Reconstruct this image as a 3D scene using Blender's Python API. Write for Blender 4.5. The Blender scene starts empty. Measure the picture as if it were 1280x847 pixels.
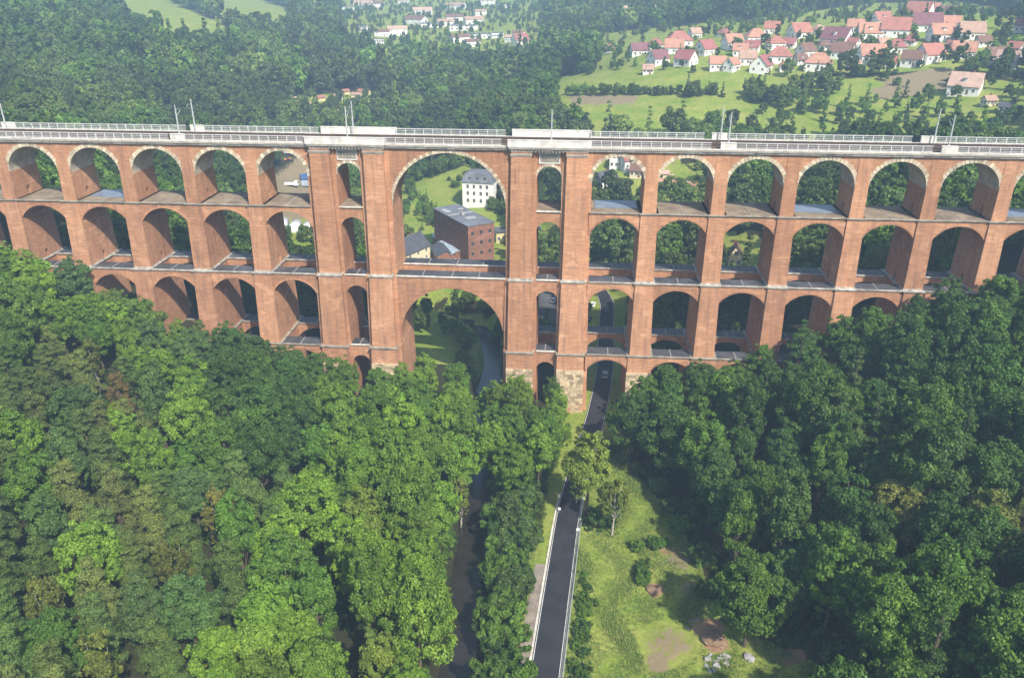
import bpy, math, random
import numpy as np
from mathutils import Vector, Matrix

random.seed(7)
RNG = np.random.default_rng(7)
scene = bpy.context.scene
COL = scene.collection
PI = math.pi

# ------------------------------------------------------------------ camera
PITCH, YAW, FPX = math.radians(24.87), math.radians(4.7), 1000.0
CAM = np.array([190 * math.sin(YAW), -190 * math.cos(YAW), 106.0])
cd = bpy.data.cameras.new('camera')
cd.sensor_width = 36.0
cd.lens = 36.0 * FPX / 1280.0
cd.clip_start, cd.clip_end = 1.0, 20000.0
cam = bpy.data.objects.new('camera', cd)
COL.objects.link(cam)
cam.location = CAM
cam.rotation_euler = (PI / 2 - PITCH, 0, YAW)
scene.camera = cam

# ------------------------------------------------------------------ world, sun, exposure
SUN_AZ, SUN_EL = math.radians(34), math.radians(46)      # azimuth: turned to the right of the viaduct's front normal
sun_dir = Vector((math.sin(SUN_AZ) * math.cos(SUN_EL), -math.cos(SUN_AZ) * math.cos(SUN_EL), math.sin(SUN_EL)))
world = bpy.data.worlds.new('World')
scene.world = world
world.use_nodes = True
wn = world.node_tree
bg = wn.nodes['Background']
sky = wn.nodes.new('ShaderNodeTexSky')
sky.sky_type = 'NISHITA'
sky.sun_disc = False
sky.sun_elevation = SUN_EL
sky.sun_rotation = math.atan2(sun_dir.x, sun_dir.y)
sky.air_density, sky.dust_density = 1.0, 1.5
wn.links.new(sky.outputs[0], bg.inputs[0])
bg.inputs[1].default_value = 0.15
sl = bpy.data.lights.new('sun', 'SUN')
sl.energy, sl.angle, sl.color = 5.0, math.radians(1.0), (1.0, 0.93, 0.82)
so = bpy.data.objects.new('sun', sl)
COL.objects.link(so)
so.rotation_euler = (-sun_dir).to_track_quat('-Z', 'Y').to_euler()
so.location = (120, -150, 200)
scene.view_settings.view_transform = 'Standard'
scene.view_settings.look = 'None'
scene.view_settings.exposure = 0.62
scene.view_settings.gamma = 1.0
scene.render.engine = 'CYCLES'
cy = scene.cycles
cy.use_denoising = True
cy.denoising_prefilter = 'ACCURATE'
cy.max_bounces, cy.diffuse_bounces, cy.glossy_bounces = 6, 3, 2
cy.transmission_bounces, cy.transparent_max_bounces, cy.volume_bounces = 3, 4, 0
cy.use_adaptive_sampling = True
cy.adaptive_threshold = 0.02

# ------------------------------------------------------------------ projection helpers (layout only)
_fh = np.array([-math.sin(YAW), math.cos(YAW), 0]); _R = np.array([math.cos(YAW), math.sin(YAW), 0])
_F = _fh * math.cos(PITCH) + np.array([0, 0, -math.sin(PITCH)])
_U = _fh * math.sin(PITCH) + np.array([0, 0, math.cos(PITCH)])
def ray(px, py): return _F + _R * (px - 640) / FPX - _U * (py - 423.5) / FPX
def at_z(px, py, z):
    r = ray(px, py); return CAM + r * ((z - CAM[2]) / r[2])
def at_d(px, py, d):
    r = ray(px, py); return CAM + r * (d / math.hypot(r[0], r[1]))
def project(P):
    D = np.atleast_2d(P) - CAM
    z = D @ _F
    zz = np.where(z > 1, z, 1)
    return np.stack([640 + FPX * (D @ _R) / zz, 423.5 - FPX * (D @ _U) / zz, z], 1)
def inside(poly, pts):
    p = np.asarray(poly, float); x, y = pts[:, 0], pts[:, 1]
    c = np.zeros(len(pts), bool)
    for i in range(len(p)):
        (x0, y0), (x1, y1) = p[i - 1], p[i]
        if y0 == y1: continue
        c ^= ((y0 > y) != (y1 > y)) & (x < (x1 - x0) * (y - y0) / (y1 - y0) + x0)
    return c
def poly_dist(line, pts):
    best = np.full(len(pts), 1e9)
    for a, b in zip(line[:-1], line[1:]):
        a, b = np.array(a[:2]), np.array(b[:2]); ab = b - a
        t = np.clip(((pts[:, :2] - a) @ ab) / (ab @ ab), 0, 1)
        best = np.minimum(best, np.hypot(*(pts[:, :2] - a - t[:, None] * ab).T))
    return best
def smooth_line(pts, step=2.0):
    pts = [np.array(p[:2], float) for p in pts]; out = []
    P = [2 * pts[0] - pts[1]] + pts + [2 * pts[-1] - pts[-2]]
    for i in range(1, len(P) - 2):
        n = max(2, int(np.linalg.norm(P[i + 1] - P[i]) / step))
        for k in range(n):
            t = k / n; a, b, c, d = P[i - 1], P[i], P[i + 1], P[i + 2]
            out.append(.5 * (2 * b + (c - a) * t + (2 * a - 5 * b + 4 * c - d) * t * t + (3 * b - a - 3 * c + d) * t ** 3))
    out.append(pts[-1]); return out

# ------------------------------------------------------------------ object helpers
def tag(o, label=None, cat=None, group=None, kind=None):
    if label: o['label'] = label
    if cat: o['category'] = cat
    if group: o['group'] = group
    if kind: o['kind'] = kind
    return o
def empty(name, loc=(0, 0, 0), rz=0.0, s=1.0):
    o = bpy.data.objects.new(name, None); COL.objects.link(o)
    o.location = loc; o.rotation_euler = (0, 0, rz); o.scale = (s, s, s); o.empty_display_size = .5
    return o
def link(name, me, parent=None, loc=None, rz=None):
    o = bpy.data.objects.new(name, me); COL.objects.link(o)
    if parent: o.parent = parent
    if loc is not None: o.location = loc
    if rz is not None: o.rotation_euler = (0, 0, rz)
    return o
class MB:
    def __init__(s): s.v, s.f, s.m, s.c = [], [], [], []
    def add(s, vs, fs, mi=0, col=None):
        n = len(s.v); s.v += [tuple(v) for v in vs]
        for f in fs: s.f.append(tuple(n + i for i in f)); s.m.append(mi); s.c.append(col)
        return s
    def box(s, x0, x1, y0, y1, z0, z1, mi=0, col=None):
        return s.frustum((x0, x1, y0, y1, z0), (x0, x1, y0, y1, z1), mi, col)
    def frustum(s, b, t, mi=0, col=None):
        vs = [(b[0], b[2], b[4]), (b[1], b[2], b[4]), (b[1], b[3], b[4]), (b[0], b[3], b[4]),
              (t[0], t[2], t[4]), (t[1], t[2], t[4]), (t[1], t[3], t[4]), (t[0], t[3], t[4])]
        return s.add(vs, [(3, 2, 1, 0), (4, 5, 6, 7), (0, 1, 5, 4), (1, 2, 6, 5), (2, 3, 7, 6), (3, 0, 4, 7)], mi, col)
    def tube(s, pts, rads, n=6, mi=0):
        base = len(s.v); prev = None
        for i, (p, r) in enumerate(zip(pts, rads)):
            p = Vector(p); d = (Vector(pts[min(i + 1, len(pts) - 1)]) - Vector(pts[max(i - 1, 0)])).normalized()
            a = d.cross(Vector((0.3, 1, 0.2))).normalized(); b = d.cross(a)
            for k in range(n):
                t = 2 * PI * k / n; s.v.append(tuple(p + (a * math.cos(t) + b * math.sin(t)) * r))
        for i in range(len(pts) - 1):
            for k in range(n):
                s.f.append((base + i * n + k, base + i * n + (k + 1) % n, base + (i + 1) * n + (k + 1) % n, base + (i + 1) * n + k)); s.m.append(mi); s.c.append(None)
        s.f.append(tuple(base + (len(pts) - 1) * n + k for k in range(n))); s.m.append(mi); s.c.append(None)
        return s
    def mesh(s, name, mats, smooth=False):
        me = bpy.data.meshes.new(name); me.from_pydata(s.v, [], s.f)
        for m in (mats if isinstance(mats, (list, tuple)) else [mats]): me.materials.append(m)
        if any(s.m): me.polygons.foreach_set('material_index', s.m)
        if any(c is not None for c in s.c):
            at = me.attributes.new('shade', 'FLOAT', 'FACE')
            at.data.foreach_set('value', [0.5 if c is None else c for c in s.c])
        if smooth: me.polygons.foreach_set('use_smooth', [True] * len(s.f))
        me.update(); return me
    def obj(s, name, mats, parent=None, smooth=False): return link(name, s.mesh(name, mats, smooth), parent)
def np_mesh(name, V, F, mat, attrs=None):
    me = bpy.data.meshes.new(name); k = F.shape[1]
    me.vertices.add(len(V)); me.vertices.foreach_set('co', V.astype(np.float32).ravel())
    me.loops.add(F.size); me.loops.foreach_set('vertex_index', F.astype(np.int32).ravel())
    me.polygons.add(len(F)); me.polygons.foreach_set('loop_start', np.arange(0, F.size, k, dtype=np.int32))
    if mat: me.materials.append(mat)
    for an, (dom, val) in (attrs or {}).items():
        a = me.attributes.new(an, 'FLOAT_COLOR' if val.ndim == 2 else 'FLOAT', dom)
        a.data.foreach_set('color' if val.ndim == 2 else 'value', val.astype(np.float32).ravel())
    me.update(calc_edges=True); return me

# ------------------------------------------------------------------ materials
def mat(name, rough=.8, spec=.3):
    m = bpy.data.materials.new(name); m.use_nodes = True
    n = m.node_tree; b = n.nodes['Principled BSDF']
    b.inputs['Roughness'].default_value = rough; b.inputs['Specular IOR Level'].default_value = spec
    return m, n, b
def N(n, t, **kw):
    o = n.nodes.new('ShaderNode' + t)
    for k, v in kw.items(): setattr(o, k, v)
    return o
def noise(n, vec, scale, detail=4, rough=.6):
    o = N(n, 'TexNoise'); o.inputs['Scale'].default_value = scale; o.inputs['Detail'].default_value = detail; o.inputs['Roughness'].default_value = rough
    n.links.new(vec, o.inputs['Vector']); return o.outputs[0]
def mapv(n, vec, sc):
    o = N(n, 'Mapping'); o.inputs['Scale'].default_value = sc; n.links.new(vec, o.inputs[0]); return o.outputs[0]
def ramp(n, fac, stops):
    o = N(n, 'ValToRGB'); e = o.color_ramp.elements
    while len(e) < len(stops): e.new(.5)
    for el, (p, c) in zip(e, stops): el.position = p; el.color = (*c, 1) if len(c) == 3 else c
    n.links.new(fac, o.inputs[0]); return o.outputs[0]
def mix(n, fac, a, b, mode='MIX'):
    o = N(n, 'Mix', data_type='RGBA', blend_type=mode)
    for s, v in ((0, fac), (6, a), (7, b)):
        if isinstance(v, (int, float)): o.inputs[s].default_value = v
        elif isinstance(v, tuple): o.inputs[s].default_value = (*v, 1)
        else: n.links.new(v, o.inputs[s])
    return o.outputs[2]
def mathn(n, op, a, b=0.0):
    o = N(n, 'Math', operation=op)
    for i, v in enumerate((a, b)):
        if isinstance(v, (int, float)): o.inputs[i].default_value = v
        else: n.links.new(v, o.inputs[i])
    return o.outputs[0]
def bump(n, b, h, strength, dist):
    o = N(n, 'Bump'); o.inputs['Strength'].default_value = strength; o.inputs['Distance'].default_value = dist
    n.links.new(h, o.inputs['Height']); n.links.new(o.outputs[0], b.inputs['Normal'])
def pos(n): return N(n, 'NewGeometry').outputs['Position']
G3 = lambda v: (v, v, v)
def plain(name, c, rough=.7, var=.25, scale=.6, spec=.3, fine=6.0):
    m, n, b = mat(name, rough, spec); p = pos(n)
    a = noise(n, p, scale, 5); f = noise(n, p, fine, 3)
    k = ramp(n, a, [(.3, G3(1 - var)), (.7, G3(1 + var))])
    k2 = ramp(n, f, [(.3, G3(1 - var * .6)), (.7, G3(1 + var * .6))])
    n.links.new(mix(n, 1.0, mix(n, 1.0, c, k, 'MULTIPLY'), k2, 'MULTIPLY'), b.inputs['Base Color'])
    bump(n, b, f, .3, .03); return m

def brick_material(name, c1, c2, dark):
    m, n, b = mat(name, .88, .15); p = pos(n)
    big = noise(n, p, .12, 5, .65)
    courses = noise(n, mapv(n, p, (.35, .35, 5.0)), 1.0, 4, .7)
    streak = noise(n, mapv(n, p, (1.1, 1.1, .09)), 1.0, 4, .65)
    grit = noise(n, p, 3.5, 4, .7)
    base = mix(n, ramp(n, big, [(.33, G3(0)), (.66, G3(1))]), c1, c2)
    base = mix(n, 1.0, base, ramp(n, courses, [(.3, G3(.62)), (.5, G3(1.0)), (.72, G3(1.28))]), 'MULTIPLY')
    base = mix(n, 1.0, base, ramp(n, grit, [(.3, G3(.8)), (.7, G3(1.18))]), 'MULTIPLY')
    base = mix(n, ramp(n, streak, [(.46, G3(0)), (.74, G3(.6))]), base, dark)
    lime = noise(n, mapv(n, p, (.9, .9, .14)), 1.7, 5, .7)
    base = mix(n, ramp(n, lime, [(.6, G3(0)), (.74, G3(.38))]), base, (.50, .40, .32))
    patch = noise(n, mapv(n, p, (.28, .28, .5)), 1.0, 2, .4)
    base = mix(n, ramp(n, patch, [(.62, G3(0)), (.66, G3(.35))]), base, tuple(min(1, x * 1.25 + .04) for x in c1))
    ob = N(n, 'ObjectInfo').outputs['Random']
    base = mix(n, 1.0, base, ramp(n, ob, [(0, (.80, .79, .80)), (.5, (1, 1, 1)), (1, (1.12, 1.14, 1.16))]), 'MULTIPLY')
    n.links.new(base, b.inputs['Base Color'])
    br = N(n, 'TexBrick'); br.inputs['Scale'].default_value = 1.0
    br.inputs['Brick Width'].default_value = .5; br.inputs['Row Height'].default_value = .17; br.inputs['Mortar Size'].default_value = .02
    sx = N(n, 'SeparateXYZ'); n.links.new(p, sx.inputs[0]); cx = N(n, 'CombineXYZ')
    n.links.new(mathn(n, 'ADD', sx.outputs[0], sx.outputs[1]), cx.inputs[0]); n.links.new(sx.outputs[2], cx.inputs[1])
    n.links.new(cx.outputs[0], br.inputs[0])
    bump(n, b, mathn(n, 'ADD', mathn(n, 'MULTIPLY', br.outputs['Fac'], -.4), grit), .6, .05)
    return m
M = {}
M['brick'] = brick_material('viaduct brick', (.50, .265, .145), (.395, .195, .105), (.16, .10, .078))
M['mill_brick'] = brick_material('mill brick', (.27, .125, .085), (.22, .10, .07), (.12, .075, .06))
def stone_material(name, c, lo=.55, hi=1.15):
    m, n, b = mat(name, .85, .2); p = pos(n)
    at = N(n, 'Attribute', attribute_name='shade')
    col = mix(n, 1.0, c, ramp(n, at.outputs['Fac'], [(0, G3(lo)), (1, G3(hi))]), 'MULTIPLY')
    g = noise(n, p, 1.6, 5, .7)
    col = mix(n, 1.0, col, ramp(n, g, [(.3, (.70, .66, .60)), (.65, G3(1.1))]), 'MULTIPLY')
    n.links.new(col, b.inputs['Base Color']); bump(n, b, g, .5, .06); return m
M['ring_stone'] = stone_material('arch ring limestone', (.62, .54, .40), .28, 1.08)
M['plinth_stone'] = stone_material('plinth sandstone', (.62, .50, .33), .45, 1.15)
M['ledge'] = plain('weathered ledge stone', (.27, .24, .19), .9, .45, .5)
M['pale_ledge'] = plain('pale coping stone', (.55, .52, .45), .85, .35, .7)
M['grey_cope'] = plain('grey coping stone', (.36, .335, .29), .85, .5, .8)
M['plaster'] = plain('pale vault lining', (.42, .36, .28), .9, .35, .4)
M['concrete'] = plain('white concrete parapet', (.60, .575, .52), .8, .25, .5)
M['cornice'] = plain('grey cornice stone', (.31, .28, .235), .85, .3, .6)
M['walkway'] = plain('walkway roofing', (.060, .058, .062), .6, .55, .25, .4)
M['walkway_brown'] = plain('walkway brown covering', (.21, .165, .115), .85, .45, .25)
M['tarp'] = plain('blue grey sheet roof', (.16, .195, .25), .4, .25, .4, .5)
M['strip'] = plain('grey joint strip', (.30, .285, .26), .8, .2, 1.0)
M['rail_paint'] = plain('light grey railing paint', (.60, .60, .58), .5, .15, 1.0)
M['rail_mesh'] = plain('railing infill mesh', (.38, .39, .39), .5, .2, 1.0)
M['ballast'] = plain('brown track ballast', (.10, .075, .06), .95, .4, 2.0)
M['rust'] = plain('rusty rail steel', (.075, .048, .036), .7, .3, 1.0)
M['steel'] = plain('galvanised steel', (.42, .44, .44), .45, .15, .8, .5)
M['dark_opening'] = plain('dark recess', (.03, .025, .022), .9, .2)
M['asphalt'] = plain('dark road asphalt', (.024, .024, .029), .8, .35, .3, .3)
M['asphalt_old'] = plain('worn grey asphalt', (.085, .085, .09), .85, .3, .15)
M['paint'] = plain('worn white road paint', (.55, .55, .53), .7, .25, 1.5)
M['gravel'] = plain('pale gravel shoulder', (.23, .195, .155), .95, .35, .5)
M['bark'] = plain('grey brown bark', (.10, .075, .055), .95, .4, 1.2)
M['birch_bark'] = plain('pale birch bark', (.36, .33, .28), .9, .5, 1.5)
M['glass'] = plain('dark window glass', (.03, .035, .045), .15, .2, 1.0, .6)
M['white_wall'] = plain('white render', (.76, .74, .69), .85, .08, .2)
M['cream_wall'] = plain('cream render', (.66, .56, .40), .85, .12, .3)
M['yellow_wall'] = plain('yellow render', (.60, .52, .28), .85, .1, .3)
M['timber'] = plain('brown timber', (.16, .10, .065), .85, .25, .6)
M['grey_roof'] = plain('grey bitumen roof', (.14, .15, .165), .7, .35, .15)
M['slate_roof'] = plain('dark slate roof', (.075, .08, .095), .6, .3, .5)
M['tin_roof'] = plain('pale blue tin roof', (.38, .45, .52), .4, .2, .3, .5)
for k, c in dict(red=(.33, .14, .105), orange=(.39, .20, .135), crimson=(.29, .11, .10), plum=(.19, .085, .09),
                 tan=(.36, .235, .17), brown=(.17, .095, .07), pale=(.44, .30, .23)).items():
    M['roof_' + k] = plain(k + ' clay tiles', c, .75, .2, .4)
M['white_paint'] = plain('white vehicle paint', (.78, .78, .76), .25, .05, 1.0, .5)
M['dark_paint'] = plain('dark grey vehicle paint', (.05, .053, .06), .25, .1, 1.0, .5)
M['silver_paint'] = plain('silver vehicle paint', (.42, .43, .44), .25, .1, 1.0, .5)
M['blue_paint'] = plain('blue vehicle paint', (.07, .14, .36), .35, .1, 1.0, .5)
M['orange_paint'] = plain('orange machine paint', (.62, .23, .06), .4, .1, 1.0, .5)
M['tyre'] = plain('black rubber', (.02, .02, .02), .9, .1)
M['lamp'] = plain('headlight glass', (.7, .7, .68), .1, .05, 1, .6)
M['rubble'] = plain('pale concrete rubble', (.33, .32, .31), .9, .3, 1.0)
M['earth'] = plain('bare orange earth', (.22, .145, .09), .95, .35, 1.0)
M['pool'] = plain('blue tarpaulin', (.05, .33, .60), .4, .15, 1.0)

def leaf_material(name, source, trans=.24):
    m, n, b = mat(name, .55, .25)
    if source == 'OBJECT': tint = N(n, 'ObjectInfo').outputs['Color']
    elif source == 'INSTANCER': tint = N(n, 'Attribute', attribute_type='INSTANCER', attribute_name='tint').outputs['Color']
    at = N(n, 'Attribute', attribute_name='leaf')
    col = mix(n, 1.0, mix(n, 1.0, tint, (1.13, 1.08, .74), 'MULTIPLY'), ramp(n, at.outputs['Fac'], [(0, (.58, .62, .62)), (.5, (1.0, 1.0, .95)), (1, (1.55, 1.42, 1.0))]), 'MULTIPLY')
    n.links.new(col, b.inputs['Base Color'])
    t = N(n, 'BsdfTranslucent'); n.links.new(mix(n, 1.0, col, (1.25, 1.35, .55), 'MULTIPLY'), t.inputs[0])
    ms = N(n, 'MixShader'); ms.inputs[0].default_value = trans
    n.links.new(b.outputs[0], ms.inputs[1]); n.links.new(t.outputs[0], ms.inputs[2])
    n.links.new(ms.outputs[0], n.nodes['Material Output'].inputs[0]); return m
M['leaf'] = leaf_material('foliage', 'OBJECT')
M['leaf_far'] = leaf_material('far foliage', 'INSTANCER')

# ------------------------------------------------------------------ terrain
river_px = [(556, 960), (568, 860), (578, 770), (587, 690), (596, 610), (599, 550), (601, 510), (617, 462), (614, 430), (598, 410), (572, 398), (540, 388), (500, 376)]
RIVER = smooth_line([at_z(x, y, -5.6) for x, y in river_px], 3)
road_px = [(655, 1010), (669, 920), (680.5, 847), (698.5, 722), (713, 629), (729, 570), (745, 519), (756, 462), (757.5, 410), (756, 372)]
ROAD_Z = -0.8
_rw = [at_z(x, y, ROAD_Z) for x, y in road_px]
ROAD = smooth_line(_rw + [np.array((18, 106)), np.array((8, 128)), np.array((-1, 155)), np.array((-12, 190)), np.array((-40, 240))], 3)
MEADOW = [at_z(x, y, -1)[:2] for x, y in [(690, 960), (706, 840), (716, 740), (722, 665), (748, 585), (790, 590), (835, 640), (865, 690), (892, 760), (945, 810), (1010, 850), (1040, 900), (1060, 960)]]
ctrl = []
def cw(*a): ctrl.extend(a)
for Y in (-190, -140, -100, -55, -10, 25):
    cw((-25, Y, -.8), (-45, Y, .8), (-71, Y, 6), (-108, Y, 22), (-150, Y, 38), (-250, Y, 66), (10, Y, -1), (30, Y, -1.0))
    k = .75 if Y < -50 else 1
    cw((52, Y, 1 * k), (66, Y, 9 * k), (84, Y, 17 * k), (118, Y, 29 * k), (200, Y, 50), (280, Y, 68))
cw((0, 60, -1), (25, 60, -.6), (5, 140, -.5), (-30, 144, -1), (-60, 100, 0), (-100, 150, 1.5), (-20, 100, -1), (24, 100, 0), (-40, 60, -.8), (-55, 30, .5), (45, 60, 4), (83, 55, 14), (105, 60, 28), (60, 103, 11))
cw((-135, 90, 20), (-160, 40, 36), (-200, 100, 45))
def cp(px, py, d, drop=0):
    p = at_d(px, py, d); ctrl.append((p[0], p[1], p[2] - drop))
for a in [(370, 225, 438), (375, 288, 344), (430, 190, 480), (0, 150, 380, 12), (0, 75, 520, 12), (0, 0, 760, 11), (200, 150, 430, 12), (200, 75, 560, 12), (200, 20, 850, 3), (350, 75, 640, 12),
          (350, 130, 520, 12), (430, 128, 560, 2), (600, 130, 450, 12), (640, 90, 600, 12), (550, 75, 720, 12), (550, 35, 1000), (550, 5, 1300, 8), (350, 10, 1000, 4), (330, 3, 1250),
          (600, 254, 370), (540, 240, 395), (520, 205, 450, 6), (770, 222, 370), (850, 222, 370), (800, 152, 420), (950, 152, 420), (1100, 112, 465), (850, 85, 505), (1050, 70, 530), (1150, 22, 630), (850, 55, 570),
          (800, 28, 700, 11), (900, 2, 850, 11), (1280, 75, 510), (1280, 5, 760, 10), (1100, 2, 820, 11), (1280, 150, 380, 11), (1180, 180, 330, 10), (700, 60, 700, 11), (700, 0, 1000, 11)]: cp(*a)
for X, Y, Z in [(-900, 400, 125), (-1100, 1000, 130), (-700, 1500, 120), (-200, 1700, 95), (300, 1500, 130), (800, 1000, 135), (900, 400, 130), (500, 150, 110), (-500, 120, 105),
                (-600, -300, 110), (600, -300, 110), (0, -400, -2), (0, -700, 5), (-400, -900, 120), (400, -900, 120), (0, 2300, 150), (-1200, 2200, 170), (1200, 2200, 175), (1800, 600, 170), (-1900, 600, 170)]: cw((X, Y, Z))
CT = np.array(ctrl, float)
def _phi(A, B): return np.linalg.norm(A[:, None, :] - B[None], axis=2)
_n = len(CT); _K = np.zeros((_n + 3, _n + 3)); _K[:_n, :_n] = _phi(CT[:, :2], CT[:, :2]) - np.eye(_n) * 2.0
_K[:_n, _n] = 1; _K[:_n, _n + 1:] = CT[:, :2]; _K[_n:, :_n] = _K[:_n, _n:].T
_W = np.linalg.solve(_K, np.concatenate([CT[:, 2], np.zeros(3)]))
_river_np = [tuple(p) for p in RIVER[::2]]; _road_np = [tuple(p) for p in ROAD[::2]]
def sstep(a, b, x):
    t = np.clip((x - a) / (b - a), 0, 1); return t * t * (3 - 2 * t)
def ground(pts, detail=True):
    pts = np.atleast_2d(np.asarray(pts, float))[:, :2]; out = np.empty(len(pts))
    for i in range(0, len(pts), 20000):
        q = pts[i:i + 20000]; z = _phi(q, CT[:, :2]) @ _W[:_n] + _W[_n] + q @ _W[_n + 1:]
        x, y = q.T
        z = z + .5 * np.sin(x * .13 + 1.3 * np.sin(y * .07)) * np.sin(y * .11 + .6) * sstep(30, 60, np.abs(x - 5)) + .12 * np.sin(x * .6 + y * .3) * np.sin(y * .5 - x * .2)
        z = np.where((np.abs(x - 5) < 60) & (y < 160), np.maximum(z, -1.6), z)
        near = (y < 300) & (np.abs(x) < 300)
        if near.any():
            qq = q[near]; zz = z[near]
            dr = poly_dist(_river_np, qq); zz = zz * sstep(2.0, 6.0, dr) + -6.9 * (1 - sstep(2.0, 6.0, dr))
            dd = poly_dist(_road_np, qq); k = sstep(4.0, 9.0, dd); zz = np.where(dr > 6, zz * k + (ROAD_Z - .07) * (1 - k), zz)
            z[near] = zz
        out[i:i + 20000] = z
    return out
def gz(x, y): return float(ground([(x, y)])[0])
def hit(px, py):
    r = ray(px, py); h = math.hypot(r[0], r[1]); ds = np.arange(205, 2400, 4.0)
    P = CAM + r[None] * (ds / h)[:, None]; g = ground(P)
    below = np.where(P[:, 2] < g)[0]
    i = below[0] if len(below) else len(ds) - 1
    if i:
        a, b = P[i - 1, 2] - g[i - 1], P[i, 2] - g[i]; t = a / (a - b + 1e-9)
        p = P[i - 1] * (1 - t) + P[i] * t
    else: p = P[0]
    return np.array((p[0], p[1], gz(p[0], p[1])))
def axis(spans):
    out = []
    for a, b, s in spans: out += list(np.arange(a, b, s))
    return np.array(out + [spans[-1][1]], float)
gx = axis([(-2600, -1000, 80), (-1000, -400, 30), (-400, -130, 9), (-130, -14, 3), (-14, 62, 1), (62, 150, 3), (150, 400, 9), (400, 1000, 30), (1000, 2600, 80)])
gy = axis([(-1000, -300, 70), (-300, -130, 10), (-130, -114, 2), (-114, -12, 1), (-12, 60, 2), (60, 300, 5), (300, 700, 12), (700, 1300, 24), (1300, 2600, 80)])
XX, YY = np.meshgrid(gx, gy)
TP = np.stack([XX.ravel(), YY.ravel()], 1); TZ = ground(TP)
TV = np.column_stack([TP, TZ]); PXY = project(TV); front = PXY[:, 2] > 150
nx, ny = len(gx), len(gy)
ii = (np.arange(ny - 1)[:, None] * nx + np.arange(nx - 1)[None]).ravel()
TF = np.stack([ii, ii + 1, ii + nx + 1, ii + nx], 1)
# clearings of the valley behind the viaduct, outlined on the ground
CLEAR = dict(
    meadow=[(714, 172), (704, 132), (690, 100), (742, 88), (800, 92), (950, 97), (1085, 97), (1120, 96), (1112, 124), (1062, 128), (1000, 122), (965, 128), (930, 158), (880, 172), (800, 178)],
    dryfield=[(1085, 97), (1190, 86), (1188, 112), (1130, 122), (1108, 122)],
    stubble=[(712, 119), (800, 119), (792, 130), (714, 131)],
    village=[(745, 95), (748, 42), (880, 30), (960, 22), (1090, 4), (1200, 2), (1290, 22), (1290, 92), (1190, 88), (950, 97)],
    field_a=[(110, -4), (200, -4), (240, 14), (290, 34), (285, 66), (215, 60), (150, 34)], field_b=[(250, -8), (300, -8), (370, 14), (360, 50), (290, 36)],
    town=[(420, 30), (430, -5), (680, -5), (680, 78), (610, 84), (560, 82), (470, 86), (436, 60)],
    slope=[(496, 236), (520, 206), (575, 200), (592, 212), (640, 262), (640, 376), (496, 376)],
    yard=[(330, 222), (362, 200), (402, 196), (404, 272), (322, 276)], tent=[(338, 274), (402, 272), (404, 345), (344, 345)],
    asphalt=[(660, 362), (700, 352), (712, 372), (706, 425), (664, 425)], curve=[(664, 274), (706, 274), (712, 335), (664, 335)],
    huts=[(360, 122), (470, 112), (480, 146), (365, 150)], allot=[(736, 196), (880, 203), (884, 256), (740, 256)], homes=[(1180, 100), (1290, 100), (1290, 150), (1220, 150)], under=[(500, 388), (634, 388), (634, 470), (500, 470)], park=[(925, 126), (1190, 112), (1300, 118), (1300, 200), (925, 200)], lower=[(880, 285), (960, 295), (960, 375), (885, 370)])
def in_clear(pp, *names):
    r = np.zeros(len(pp), bool)
    for k in names: r |= inside(CLEAR[k], pp)
    return r
far = front & (TP[:, 1] > 20)
zone = np.zeros((len(TV), 4)); zone[:, 3] = 1
mead_d = inside(MEADOW, TP)
zone[:, 0] = np.where(mead_d | (far & in_clear(PXY, 'meadow', 'village', 'field_a', 'field_b', 'slope', 'curve', 'tent', 'lower', 'homes', 'allot', 'huts', 'park', 'town', 'under')), 1, 0)
droad = poly_dist(_road_np, TP); zone[:, 0] = np.maximum(zone[:, 0], (droad < 11) * (TP[:, 1] > -140) * .95)
def blob(px, py, rx, ry, rot=0):
    c = at_z(px, py, -1)[:2]; d = TP - c; ca, sa = math.cos(rot), math.sin(rot)
    u = (d[:, 0] * ca + d[:, 1] * sa) / rx; v = (-d[:, 0] * sa + d[:, 1] * ca) / ry
    return np.clip(1.35 - np.hypot(u, v), 0, 1)
zone[:, 1] = np.maximum.reduce([blob(818, 738, 1.8, 2.2), blob(885, 790, 3.2, 2.6), blob(895, 812, 2.5, 2.0), blob(838, 690, 3.0, 1.6) * .8, blob(985, 838, 3.0, 2.0)])
zone[:, 2] = np.maximum.reduce([blob(835, 805, 5.5, 5) * .62, blob(822, 828, 2.2, 3.0), blob(850, 700, 4.0, 5) * .7, blob(866, 745, 3.5, 6) * .65, far * in_clear(PXY, 'dryfield', 'stubble') * 1.0, far * in_clear(PXY, 'yard', 'asphalt') * .85])
m, n, b = mat('meadow and forest floor', .95, .1); p = pos(n)
at = N(n, 'Attribute', attribute_name='zone'); sp = N(n, 'SeparateColor'); n.links.new(at.outputs['Color'], sp.inputs[0])
n1, n2, n3 = noise(n, p, .10, 6, .65), noise(n, p, .9, 5, .7), noise(n, mapv(n, p, (1.6, .35, 1)), 1.2, 4, .6)
forest = mix(n, n2, (.018, .024, .009), (.05, .045, .02))
grass = mix(n, ramp(n, n1, [(.35, G3(0)), (.65, G3(1))]), (.15, .235, .03), (.27, .29, .065))
grass = mix(n, 1.0, grass, ramp(n, n2, [(.3, G3(.62)), (.7, G3(1.25))]), 'MULTIPLY')
grass = mix(n, ramp(n, n3, [(.55, G3(0)), (.75, G3(.35))]), grass, (.24, .22, .075))
brk = lambda ch, amt: ramp(n, mathn(n, 'ADD', sp.outputs[ch], mathn(n, 'MULTIPLY', mathn(n, 'SUBTRACT', n2, .5), amt)), [(.42, G3(0)), (.58, G3(1))])
col = mix(n, brk(0, .5), forest, grass)
col = mix(n, brk(2, 1.5), col, mix(n, n2, (.16, .115, .065), (.30, .25, .15)))
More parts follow.
